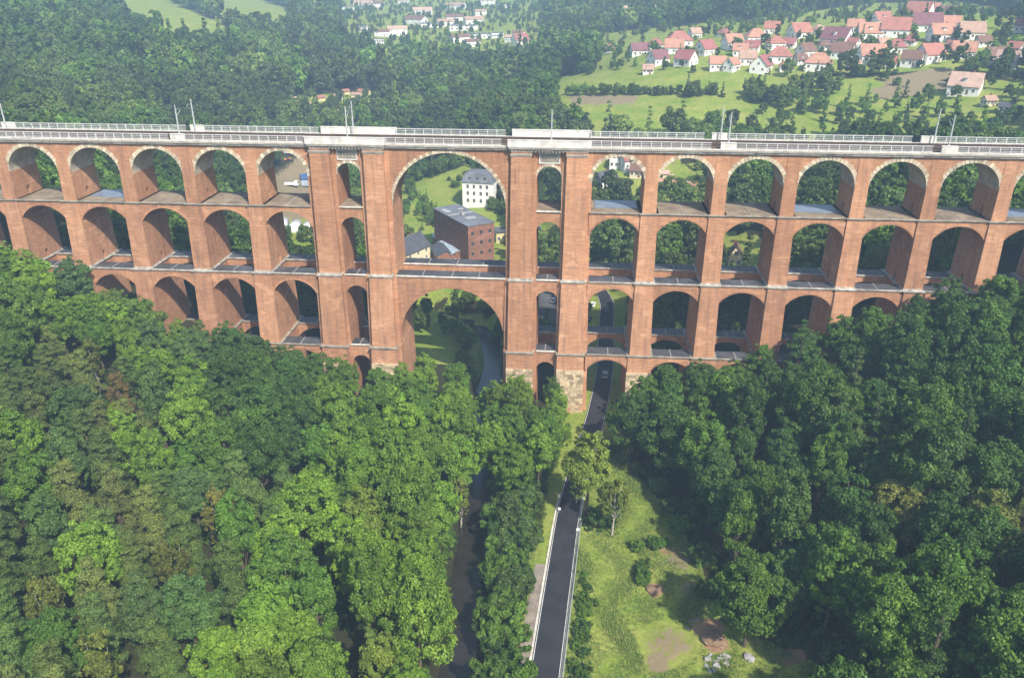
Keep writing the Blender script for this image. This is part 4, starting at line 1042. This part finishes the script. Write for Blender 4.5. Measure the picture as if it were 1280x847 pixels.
def gable_house(name, loc, rz, w, l, hw, hr, wall, roof, label, group=None, storeys=2, hip=False, chimney=True, cat='house', win=True, dormer=False):
    """ridge runs along local x; eaves on front (-y) and back, gables left and right"""
    rt = empty(name, loc, rz); tag(rt, label, cat, group)
    mb = MB(); mb.box(-w / 2, w / 2, -l / 2, l / 2, -3, hw)
    if not hip:
        for sx in (-1, 1): x = sx * w / 2; mb.add([(x, -l / 2, hw), (x, l / 2, hw), (x, 0, hw + hr)], [(0, 1, 2) if sx > 0 else (2, 1, 0)])
    mb.obj('wall', wall, rt)
    e, t = .5, .22; k = hr / (l / 2); mb = MB(); xe = w / 2 + .45; xr_ = w / 2 - l * .42 if hip else xe
    for sy in (-1, 1):
        lo = (hw - k * e); a = [(-xe, sy * (l / 2 + e), lo), (xe, sy * (l / 2 + e), lo), (xr_, 0, hw + hr), (-xr_, 0, hw + hr)]
        vs = [(q[0], q[1], q[2] + .02) for q in a] + [(q[0], q[1], q[2] + t) for q in a]
        mb.add(vs, [(3, 2, 1, 0), (4, 5, 6, 7), (0, 1, 5, 4), (1, 2, 6, 5), (2, 3, 7, 6), (3, 0, 4, 7)])
    if hip:
        for sx in (-1, 1):
            a = [(sx * xe, -l / 2 - e, hw - k * e), (sx * xe, l / 2 + e, hw - k * e), (sx * xr_, 0, hw + hr)]
            mb.add([(q[0], q[1], q[2] + t - .01) for q in a], [(0, 1, 2)])
    ro = mb.obj('roof', roof, rt)
    if chimney:
        mb = MB(); cx_ = w * .18; mb.box(cx_ - .35, cx_ + .35, .5, 1.1, hw + hr * .5, hw + hr + .9); mb.obj('chimney', M['mill_brick'], ro)
    if dormer:
        mb = MB(); mb.box(-.9, .9, -l * .36, 0, hw + .4, hw + hr * .60); mb.box(-1.1, 1.1, -l * .42, .1, hw + hr * .60, hw + hr * .60 + .15, 1); dm = mb.obj('dormer', [wall, roof], rt)
    if win:
        fx = [(-w / 2 + w * (i + .5) / 3) for i in range(3)]; gy_ = [-l / 4, l / 4]; zz = [1.0 + 2.8 * i for i in range(storeys) if 1.0 + 2.8 * i + 1.3 < hw + .1]
        spec = [('f', fx, zz), ('r', gy_, zz), ('l', gy_, zz)]
        if not hip and hr > 2.4: spec += [('r', [0], [hw + .3]), ('l', [0], [hw + .3])]
        put_windows(rt, w, l, spec)
        mb = MB(); mb.box(w * .1, w * .1 + 1.0, -l / 2 - .08, -l / 2 + .1, -.1, 2.0); mb.obj('door', M['timber'], rt)
    return rt
def house(px, py, wpx, roof, label, rot=0, wall='white_wall', hip=False, asp=.8, hw=None, group=None, name='house', dormer=False):
    """px, py: middle of the foot of the house; wpx: apparent width"""
    q = hit(px, py); d = np.linalg.norm(q - CAM); vis = .97 * wpx * d / FPX; ca, sa = abs(math.cos(math.radians(rot))), abs(math.sin(math.radians(rot)))
    w = max(5.5, vis / (ca + asp * sa) - .9); w = min(w, 16); l = max(4.5, w * asp)
    hw = hw or (3.7 if w > 8 else 2.8)
    yaw = math.atan2(q[1] - CAM[1], q[0] - CAM[0]) - PI / 2
    return gable_house(name, tuple(q), yaw + math.radians(rot), w, l, hw, l * .5 * 1.02 if not hip else l * .40, M[wall], M['roof_' + roof], label, group, 1 if hw < 4 else 2, hip, True, 'house', True, dormer)
VG = 'houses of the red-roofed village on the slope'
VILLAGE = [(761, 66, 15, 'red', 70, 0, 'small white red-roofed house standing alone left of the village'), (798, 69, 24, 'plum', 15, 0, 'plum-roofed house at the left end of the village'),
    (819, 62, 21, 'crimson', 10, 1, 'crimson hip-roofed house behind the plum-roofed one'), (822, 80, 30, 'plum', 40, 0, 'large plum-roofed house with white gable in the front row at the left'),
    (848, 57, 40, 'red', 12, 1, 'long pale-red double house in the second row at the left'), (842, 66, 23, 'orange', 0, 0, 'bright orange-roofed house between two red-roofed ones at the left'),
    (857, 81, 31, 'crimson', -35, 0, 'crimson-roofed house with white gable turned left in the front row'), (881, 68, 30, 'crimson', 50, 0, 'tall crimson-roofed house with steep white gable'),
    (896, 87, 22, 'orange', 8, 0, 'left half of the orange-roofed pair in the front row'), (914, 88, 22, 'orange', 60, 0, 'right half of the orange-roofed pair in the front row'),
    (915, 60, 28, 'orange', 30, 0, 'orange-roofed house in the third row above the pair'), (944, 53, 32, 'orange', 20, 1, 'big orange hip-roofed house at the top left of the village'),
    (934, 80, 22, 'tan', 5, 0, 'tan-roofed low house beside the front-row pair'), (951, 89, 28, 'crimson', 75, 0, 'crimson-roofed house with tall white gable at the middle of the front row'),
    (964, 42, 18, 'red', 0, 0, 'red-roofed house at the upper edge left of centre'), (998, 47, 31, 'red', 35, 0, 'red-roofed white house at the upper edge near the centre'),
    (969, 61, 26, 'red', 15, 1, 'red hip-roofed house in the third row left of centre'), (974, 77, 29, 'red', 0, 1, 'bright red hip-roofed house in the second row at the centre'),
    (1006, 71, 26, 'brown', 50, 0, 'brown-roofed house with white gable at the centre'), (1022, 86, 32, 'orange', 0, 1, 'low orange hip-roofed bungalow in the front row'),
    (1045, 56, 38, 'plum', -25, 0, 'wide dark plum-roofed house at the centre'), (1052, 72, 28, 'brown', -10, 0, 'brown-roofed white house below the dark plum roof'),
    (1085, 48, 30, 'orange', 15, 0, 'orange-roofed house in the upper right part'), (1088, 77, 35, 'orange', 20, 0, 'large orange-roofed house in the front row right of centre'),
    (1100, 32, 27, 'red', 40, 0, 'red-roofed house with white gable near the top'), (1118, 44, 34, 'red', 0, 0, 'broad red-roofed white house in the upper right part'),
    (1119, 66, 25, 'crimson', 5, 1, 'crimson-roofed house between the large orange roof and the front pair'), (1139, 82, 25, 'brown', -10, 0, 'brown-roofed half of the white pair in the front row at the right'),
    (1161, 76, 35, 'red', 45, 0, 'red-roofed half of the white pair in the front row at the right'), (1148, 22, 32, 'red', -20, 0, 'red-roofed house at the very top of the village'),
    (1168, 18, 26, 'red', 20, 1, 'small red hip-roofed house at the very top right'), (1157, 38, 33, 'plum', 0, 0, 'dark-roofed long house below the topmost houses'),
    (1175, 50, 32, 'orange', 25, 0, 'orange-roofed house at the upper right end'), (1212, 48, 30, 'tan', 15, 0, 'tan-roofed house right of the upper orange-roofed one'), (1203, 72, 24, 'orange', 0, 0, 'orange-roofed house at the right end of the front rows'),
    (1242, 78, 26, 'brown', 30, 0, 'brown-roofed house in the far right group'), (1258, 84, 28, 'pale', -20, 0, 'pale-roofed white house in the far right group'),
    (1205, 116, 36, 'pale', -8, 0, 'white house with weathered pale roof alone below the village'), (1277, 40, 16, 'red', 0, 0, 'red-roofed house at the far right edge above the far right group'), (1184, 21, 16, 'brown', 0, 0, 'small brown-roofed house right of the topmost roofs'),
    (650, 55, 24, 'crimson', 30, 0, 'white house with crimson roof alone among trees left of the meadow'), (810, 92, 14, 'tan', 0, 0, 'small tan garden shed at the front of the village')]
for k, (px, py) in enumerate([(905, 46), (925, 70), (868, 48), (986, 60), (1030, 62), (1066, 60), (1068, 40), (1102, 60), (1136, 56), (1138, 36), (1190, 64), (1188, 36), (1022, 42), (940, 66), (1228, 58), (1268, 66), (982, 88), (1066, 86), (1110, 84), (1000, 80)]):
    rf = ['red', 'orange', 'tan', 'crimson', 'brown'][k % 5]
    VILLAGE.append((px, py, 19, rf, (k * 37) % 90 - 40, k % 4 == 0, 'small %s-roofed house tucked between larger roofs in the %s %s of the village' % (rf, 'upper' if py < 55 else 'lower', 'left' if px < 960 else 'middle' if px < 1080 else 'right')))
for px, py, wp, rf, rot, hip, lb in VILLAGE: house(px, py, wp, rf, lb, rot, hip=bool(hip), group=VG, dormer=(px % 5 == 0))
for px, py, wp, rf, rot, lb, wl in [(779, 31, 9, 'pale', 0, 'left of two tiny white towers in the far wood above the village', 'white_wall'), (822, 31, 7, 'pale', 0, 'right of two tiny white towers in the far wood above the village', 'white_wall')]:
    q = hit(px, py); gable_house('tower_house', tuple(q), YAW, 6, 6, 12, 5, M[wl], M['roof_pale'], lb, None, 2, False, False, 'tower')
# distant town in the middle
rr = random.Random(21); TG = 'pale buildings of the distant town'
TOWN = [(440, 14, 26), (455, 9, 22), (470, 10, 18), (455, 40, 12), (477, 45, 18), (497, 44, 22), (472, 58, 14), (520, 30, 26), (528, 18, 22), (540, 34, 26), (557, 32, 22), (568, 26, 20), (580, 38, 30), (592, 30, 22), (570, 12, 22), (600, 48, 28), (575, 52, 22), (590, 58, 18), (622, 47, 14), (640, 52, 16), (648, 46, 14), (560, 74, 10), (545, 70, 8), (610, 6, 16), (630, 10, 14), (505, 6, 12), (600, 20, 14)]
pos_w = ['at the left', 'left of the middle', 'in the middle', 'right of the middle', 'at the right']
for i, (px, py, wp) in enumerate(TOWN):
    q = hit(px, py); d = np.linalg.norm(q - CAM); w = min(32, max(9, wp * d / FPX)); flat = i % 3 == 0
    rf = rr.choice(['tan', 'pale', 'pale', 'brown']); wl = 'white_wall'; hw = rr.uniform(4, 6.5)
    lb = '%s %s-roofed building of the distant town, %s' % ('large pale' if wp > 20 else 'small pale', 'flat grey' if flat else rf, pos_w[min(4, int((px - 430) / 46))])
    if flat:
        rt = empty('town_building', tuple(q), YAW + rr.uniform(-.4, .4)); tag(rt, lb, 'building', TG + ' ' + lb.split(', ')[1])
        mb = MB(); l = w * .5; mb.box(-w / 2, w / 2, -l / 2, l / 2, -3, hw); mb.obj('wall', M[wl], rt)
        mb = MB(); mb.box(-w / 2 - .2, w / 2 + .2, -l / 2 - .2, l / 2 + .2, hw - .1, hw + .4); mb.obj('roof', M['grey_roof'], rt)
        put_windows(rt, w, l, [('f', [-w / 2 + w * (k + .5) / 5 for k in range(5)], [1.2, 4.2])], 1.6, 1.5)
    else: gable_house('town_building', tuple(q), YAW + rr.uniform(-.6, .6), w, w * .45, hw, w * .13, M[wl], M['roof_' + rf], lb, TG + ' ' + lb.split(', ')[1], 2, False, False, 'building')
# allotment huts
HUTS = [(372, 128, 8), (385, 132, 7), (400, 126, 11), (398, 138, 7), (424, 124, 10), (432, 118, 8), (440, 130, 9), (446, 122, 11), (455, 118, 13), (421, 140, 7), (363, 136, 7), (497, 136, 7), (517, 132, 7), (452, 134, 8)]
for i, (px, py, wp) in enumerate(HUTS):
    q = hit(px, py); w = wp * np.linalg.norm(q - CAM) / FPX
    gable_house('garden_hut', tuple(q), YAW + rr.uniform(-1, 1), w, w * .7, 2.4, 1.1, M[['white_wall', 'cream_wall', 'yellow_wall'][i % 3]], M['roof_' + ['pale', 'tan', 'red'][i % 3]], 'small %s garden hut in the allotments behind the left half of the viaduct' % ['white pale-roofed', 'cream tan-roofed', 'yellow red-roofed'][i % 3], 'allotment huts behind the left half ' + str(i % 3), 1, False, False, 'hut', False)
for i, (px, py, wp) in enumerate([(826, 232, 9), (838, 228, 7), (848, 234, 12), (856, 236, 10), (866, 238, 11), (832, 222, 7), (842, 300, 10), (852, 306, 9), (866, 302, 12), (842, 292, 7)]):
    q = hit(px, py); w = wp * np.linalg.norm(q - CAM) / FPX; up = py < 260
    gable_house('garden_hut', tuple(q), YAW + rr.uniform(-1, 1), w, w * .7, 2.3, 1.0, M[['white_wall', 'cream_wall'][i % 2]], M['roof_' + ['orange', 'pale'][i % 2]], 'small %s garden hut seen through the %s tier right of the great pillars' % (['white orange-roofed', 'cream pale-roofed'][i % 2], 'top' if up else 'third'), 'huts seen through the arches %d%d' % (i % 2, up), 1, False, False, 'hut', False)
# houses seen through the arches on the right
def gh(px, py, wp, rot, wall, roof, hw, hr, lb, asp=.75, storeys=2, **kw):
    q = hit(px, py); d = np.linalg.norm(q - CAM); w = wp * d / FPX
    return gable_house('house', tuple(q), YAW + math.radians(rot), w, w * asp, hw, hr, M[wall], M[roof], lb, None, storeys, **kw)
gh(756, 232, 26, 35, 'white_wall', 'slate_roof', 3.6, 3.2, 'white house with slate-blue roof seen through the top arch beside the right pillars')
gh(768, 208, 15, 80, 'white_wall', 'roof_pale', 4.2, 3.0, 'steep white gable behind the slate-roofed house in the top arch')
gh(787, 210, 22, 20, 'white_wall', 'roof_crimson', 4.4, 3.2, 'crimson-roofed house at the right of the same top arch')
gh(796, 220, 16, -15, 'cream_wall', 'roof_brown', 3.2, 2.6, 'brown-roofed cream house below the crimson roof in the top arch')
gh(918, 330, 20, 78, 'cream_wall', 'roof_brown', 4.0, 3.4, 'timber-brown gabled house seen through the third tier on the right')
gh(1235, 132, 12, 10, 'cream_wall', 'roof_tan', 2.8, 1.6, 'small cream shed above the right end of the viaduct', storeys=1)
gh(1257, 140, 14, -30, 'white_wall', 'slate_roof', 2.6, 1.4, 'dark-roofed shed above the right end of the viaduct', storeys=1)
q = hit(1269, 136); mb = MB(); mb.tube([(0, 0, 0), (0, 0, .9), (0, 0, 1.1)], [2.3, 2.3, 2.0], 16); o = mb.obj('swimming_pool', M['pool']); o.location = q; tag(o, 'round bright blue garden pool above the right end of the viaduct', 'pool')
# old brick mill, villa and sheds framed by the great upper arch
def box_building(name, loc, rz, w, l, h, wall, roof, label, rows, cols_f, cols_s, arched=True, cat='building', ww=1.0, wh=1.5, parapet=.5):
    rt = empty(name, loc, rz); tag(rt, label, cat)
    mb = MB(); mb.box(-w / 2, w / 2, -l / 2, l / 2, -3, h); mb.obj('wall', wall, rt)
    mb = MB(); mb.frustum((-w / 2 - .25, w / 2 + .25, -l / 2 - .25, l / 2 + .25, h), (-w / 2 - .25, w / 2 + .25, -l / 2 - .25, l / 2 + .25, h + .35)); ro = mb.obj('roof', roof, rt)
    for r_ in range(rows):
        z = 1.0 + (h - .6) * r_ / rows
        put_windows(rt, w, l, [('f', [-w / 2 + w * (k + .5) / cols_f for k in range(cols_f)], [z]), ('r', [-l / 2 + l * (k + .5) / cols_s for k in range(cols_s)], [z])], ww, wh, 'roof_tan')
    return rt, ro
_mr = math.radians(36); q = at_z(585, 284, 15.4); _mc = (q[0] + math.cos(_mr) * 5.75 - math.sin(_mr) * 15, q[1] + math.sin(_mr) * 5.75 + math.cos(_mr) * 15)
mill, mro = box_building('brick_mill', (_mc[0], _mc[1], gz(*_mc)), _mr, 11.5, 30, 15.5 - gz(*_mc), M['mill_brick'], M['grey_roof'], 'old four-storey dark red brick mill with flat grey roof', 4, 3, 7, ww=1.3, wh=1.6)
mb = MB()
_mh = 15.5 - gz(*_mc) + .35
for a in ((-5.6, 5.6, 1.5, 2.4), (-1.5, 2.5, -7, -4), (-4.5, -2, 6, 11), (2, 4.4, 7, 9)): mb.box(a[0], a[1], a[2], a[3], _mh - .05, _mh + .12)
mb.box(-1, .2, -1, .2, _mh - .05, _mh + 1.2); mb.obj('roof_patch', M['rubble'], mro)
q = hit(601, 252); villa = empty('villa', tuple(q), YAW + math.radians(-12)); tag(villa, 'white three-storey villa with grey mansard roof behind the mill', 'house')
w, l, h = 14.5, 12, 10.5
mb = MB(); mb.box(-w / 2, w / 2, -l / 2, l / 2, -3, h); mb.obj('wall', M['white_wall'], villa)
mb = MB(); mb.frustum((-w / 2 - .5, w / 2 + .5, -l / 2 - .5, l / 2 + .5, h), (-w / 2 + 1, w / 2 - 1, -l / 2 + 1, l / 2 - 1, h + 3.6)); mb.frustum((-w / 2 + .9, w / 2 - .9, -l / 2 + .9, l / 2 - .9, h + 3.6), (-2, 2, -1, 1, h + 4.8)); ro = mb.obj('roof', M['grey_roof'], villa)
mb = MB(); mb.box(2.5, 3.4, 1, 1.8, h + 3.5, h + 6.2); mb.obj('chimney', M['mill_brick'], ro)
for dx in (-3.6, 0, 3.6): mb = MB(); mb.box(dx - .6, dx + .6, -l / 2 + .1, -l / 2 + 1.5, h + .9, h + 2.4); mb.obj('dormer', M['slate_roof'], villa)
put_windows(villa, w, l, [('f', [-4.6, -1.6, 1.6, 4.6], [1.2, 4.6, 7.8]), ('r', [-3.5, 0, 3.5], [1.2, 4.6, 7.8]), ('l', [-3.5, 0, 3.5], [1.2, 4.6, 7.8])], 1.1, 1.7)
def shed(px, py, z, w, l, h, hr, rz, wall, roof, label):
    q = at_z(px, py, z); return gable_house('shed', (q[0], q[1], gz(q[0], q[1])), math.radians(rz), w, l, h, hr, M[wall], M[roof], label, None, 1, False, False, 'shed')
q = at_z(515, 322, 2); gable_house('house', (q[0] - 2, q[1] + 4, gz(q[0], q[1])), math.radians(62), 15, 9.5, 6, 4.6, M['cream_wall'], M['slate_roof'], 'cream gabled house with dark slate roof left of the mill', None, 2)
shed(553, 312, 3, 12, 7, 4.2, 1.6, 112, 'mill_brick', 'slate_roof', 'dark-roofed shed between the cream house and the mill')
shed(564, 306, 4, 16, 5.5, 4.6, .9, 118, 'mill_brick', 'tin_roof', 'long shed with pale blue tin roof against the mill')
shed(548, 292, 3, 5, 4, 3.4, .6, 110, 'mill_brick', 'tin_roof', 'tiny tin-roofed lean-to at the head of the long shed')
shed(628, 292, 2, 7, 6, 4.5, 1.2, 20, 'yellow_wall', 'slate_roof', 'small yellow annex right of the mill')
# greenhouse tunnels and the yard on the left
q0 = at_z(372, 296, 1.5)
for k in range(3):
    rt = empty('poly_tunnel', (q0[0] - 6.5 + k * 5.2, q0[1] + k * 1.2, gz(q0[0] - 6 + k * 5, q0[1]) - .1), math.radians(8)); tag(rt, 'white plastic garden tunnel, %s of the row of three behind the left arches' % ['leftmost', 'middle one', 'rightmost'][k], 'greenhouse', 'white garden tunnels')
    mb = MB(); V, F = [], []
    for y in (-5, 5):
        for j in range(9): a = PI * j / 8; V.append((2.4 * math.cos(a), y, 1.2 + 2.2 * math.sin(a)))
        V += [(-2.4, y, 0), (2.4, y, 0)]
    for j in range(8): F.append((j, j + 1, 12 + j, 11 + j))
    F += [(8, 9, 20, 19), (10, 0, 11, 21), tuple(range(10, -1, -1)), tuple(range(11, 22))]
    mb.add(V, F); mb.obj('cover', M['white_paint'], rt, True)
    for y in (-4.9, -2.5, 0, 2.5, 4.9):
        e = MB(); e.tube([(2.45 * math.cos(PI * j / 8), y, 1.2 + 2.25 * math.sin(PI * j / 8)) for j in range(9)], [.06] * 9, 5); e.obj('hoop', M['steel'], rt)
# ------------------------------------------------------------------ vehicles
def wheel_mesh(r=.32, w=.22):
    mb = MB(); n_ = 14
    for y in (-w / 2, w / 2):
        for k in range(n_): a = 2 * PI * k / n_; mb.v.append((r * math.cos(a), y, r * math.sin(a)))
    for k in range(n_): mb.f.append((k, (k + 1) % n_, n_ + (k + 1) % n_, n_ + k)); mb.m.append(0); mb.c.append(None)
    mb.f += [tuple(range(n_))[::-1], tuple(range(n_, 2 * n_))]; mb.m += [0, 0]; mb.c += [None, None]
    return mb.mesh('wheel', M['tyre'])
WH, WHB = wheel_mesh(), wheel_mesh(.5, .35)
def loft(mb, sections, mi=0):
    """sections: list of closed rings with equal point count"""
    k = len(sections[0]); b0 = len(mb.v)
    for s_ in sections: mb.v += s_
    for i in range(len(sections) - 1):
        for j in range(k): mb.f.append((b0 + i * k + j, b0 + i * k + (j + 1) % k, b0 + (i + 1) * k + (j + 1) % k, b0 + (i + 1) * k + j)); mb.m.append(mi); mb.c.append(None)
    for i in (0, len(sections) - 1): mb.f.append(tuple(b0 + i * k + j for j in (range(k) if i else range(k - 1, -1, -1)))); mb.m.append(mi); mb.c.append(None)
def car(px, py, z, rz, paint, label, estate=False):
    q = at_z(px, py, z); x, y = q[0], q[1]; rt = empty('parked_car' if 'parked' in label else 'car', (x, y, z + .03), rz); tag(rt, label, 'car')
    def sec(x, w, z0, z1): return [(x, -w, z0), (x, w, z0), (x, w * 1.03, (z0 + z1) / 2), (x, w * .93, z1), (x, -w * .93, z1), (x, -w * 1.03, (z0 + z1) / 2)]
    mb = MB(); loft(mb, [sec(-2.15, .72, .38, .75), sec(-2.0, .84, .25, .88), sec(-1.2, .88, .22, .93), sec(0, .89, .22, .93), sec(1.1, .88, .22, .90), sec(1.9, .82, .25, .76), sec(2.15, .70, .35, .62)]); mb.obj('body', paint, rt, True)
    mb = MB(); bk = -2.0 if estate else -1.75
    loft(mb, [sec(bk, .74, .9, .94), sec(bk + .45, .70, .9, 1.38), sec(-.2, .70, .9, 1.46), sec(.35, .69, .9, 1.40), sec(1.15, .72, .88, .92)]); mb.obj('windows', M['glass'], rt, True)
    mb = MB(); loft(mb, [sec(bk + .42, .60, 1.36, 1.43), sec(-.2, .62, 1.42, 1.49), sec(.38, .58, 1.36, 1.42)]); mb.obj('roof', paint, rt, True)
    for sx in (-1.35, 1.35):
        for sy in (-.78, .78): link('wheel', WH, rt, (sx, sy, .32))
    for sy in (-.58, .58): mb = MB(); mb.box(2.02, 2.14, sy - .16, sy + .16, .55, .68); mb.obj('headlight', M['lamp'], rt)
    return rt
RA = lambda px, py: 0
def road_angle(y): 
    j = min(range(1, len(ROAD)), key=lambda k: abs(ROAD[k][1] - y)); t = np.array(ROAD[j]) - np.array(ROAD[j - 1]); return math.atan2(t[1], t[0])
car(756, 470, ROAD_Z, road_angle(15), M['silver_paint'], 'silver car on the road under the lowest arch')
car(758, 389, ROAD_Z, road_angle(70) + PI, M['dark_paint'], 'dark car on the road seen through the second tier', True)
car(693, 377, ROAD_Z + .02, 1.2, M['white_paint'], 'white car on the forecourt seen through the narrow second-tier arch')
car(674, 401, ROAD_Z + .02, 1.35, M['white_paint'], 'white parked car at the left of the forecourt', True)
for px, py, lb, pm in ((741, 382, 'white parked car on the verge left of the road', 'white_paint'), (736, 400, 'dark parked car on the verge below the white one', 'dark_paint')):
    q = at_z(px, py, -.6); car(px, py, gz(q[0], q[1]), 1.4, M[pm], lb)
def lorry(px, py, z, rz, cab, cargo, label, L=7.5, box=True):
    q = at_z(px, py, z); rt = empty('lorry', (q[0], q[1], gz(q[0], q[1])), rz); tag(rt, label, 'lorry')
    mb = MB(); mb.box(-L / 2, L / 2, -.5, .5, .6, .95); mb.obj('chassis', M['dark_paint'], rt)
    mb = MB(); mb.frustum((L / 2 - 2.0, L / 2, -1.2, 1.2, .7), (L / 2 - 1.95, L / 2 - .25, -1.12, 1.12, 2.9)); mb.obj('cab', cab, rt)
    mb = MB(); mb.frustum((L / 2 - .28, L / 2 - .02, -1.0, 1.0, 1.75), (L / 2 - .4, L / 2 - .16, -1.0, 1.0, 2.6)); mb.obj('windscreen', M['glass'], rt)
    mb = MB(); mb.box(-L / 2, L / 2 - 2.15, -1.22, 1.22, 1.0, 3.4 if box else 1.9); mb.obj('cargo_box', cargo, rt)
    for sx in (-L / 2 + 1.1, L / 2 - 1.2):
        for sy in (-1.0, 1.0): link('wheel', WHB, rt, (sx, sy, .5))
lorry(385, 230, 1, .6, M['blue_paint'], M['blue_paint'], 'blue lorry parked in the yard behind the left arches')
lorry(389, 240, 1, .15, M['white_paint'], M['tin_roof'], 'lorry with pale blue box at the front of the yard', 8.5)
lorry(365, 214, 1, -.2, M['white_paint'], M['white_paint'], 'white lorry at the back of the yard', 8)
lorry(366, 243, 1, .05, M['white_paint'], M['white_paint'], 'low white flatbed lorry at the left front of the yard', 7, False)
q = at_z(360, 219, 1); rt = empty('wheel_loader', (q[0], q[1], gz(q[0], q[1])), .3); tag(rt, 'orange wheel loader at the back left of the yard', 'wheel loader')
mb = MB(); mb.frustum((-3, .2, -1, 1, .8), (-2.8, 0, -.9, .9, 2.0)); mb.obj('body', M['orange_paint'], rt)
mb = MB(); mb.frustum((-.6, .9, -.8, .8, 1.2), (-.5, .6, -.7, .7, 3.2)); mb.obj('cab', M['glass'], rt)
mb = MB(); mb.tube([(.6, -.6, 1.5), (2.2, -.6, 1.7), (3.2, -.6, .6)], [.15] * 3, 6); mb.tube([(.6, .6, 1.5), (2.2, .6, 1.7), (3.2, .6, .6)], [.15] * 3, 6); mb.obj('lift_arm', M['orange_paint'], rt)
mb = MB(); mb.frustum((3.0, 3.9, -1.3, 1.3, .15), (2.9, 3.6, -1.3, 1.3, 1.2)); mb.obj('bucket', M['dark_paint'], rt)
for sx in (-2, 1.6):
    for sy in (-1.05, 1.05): o = link('wheel', WHB, rt, (sx, sy, .65)); o.scale = (1.3, 1.2, 1.3)

# ------------------------------------------------------------------ haze
zmax = max(float(TZ.max()) + 60, 150)
mb = MB(); mb.box(gx[0] - 5, gx[-1] + 5, gy[0] - 5, gy[-1] + 5, float(TZ.min()) - 1.0, zmax)
hm = bpy.data.materials.new('summer haze'); hm.use_nodes = True; hn = hm.node_tree; hn.nodes.remove(hn.nodes['Principled BSDF'])
pv = hn.nodes.new('ShaderNodeVolumePrincipled'); pv.inputs['Color'].default_value = (.52, .76, 1.0, 1); pv.inputs['Density'].default_value = .00042; pv.inputs['Anisotropy'].default_value = .0
hn.links.new(pv.outputs[0], hn.nodes['Material Output'].inputs['Volume'])
hz = mb.obj('haze', hm); tag(hz, 'thin bluish summer haze filling the valley', 'haze', kind='stuff')
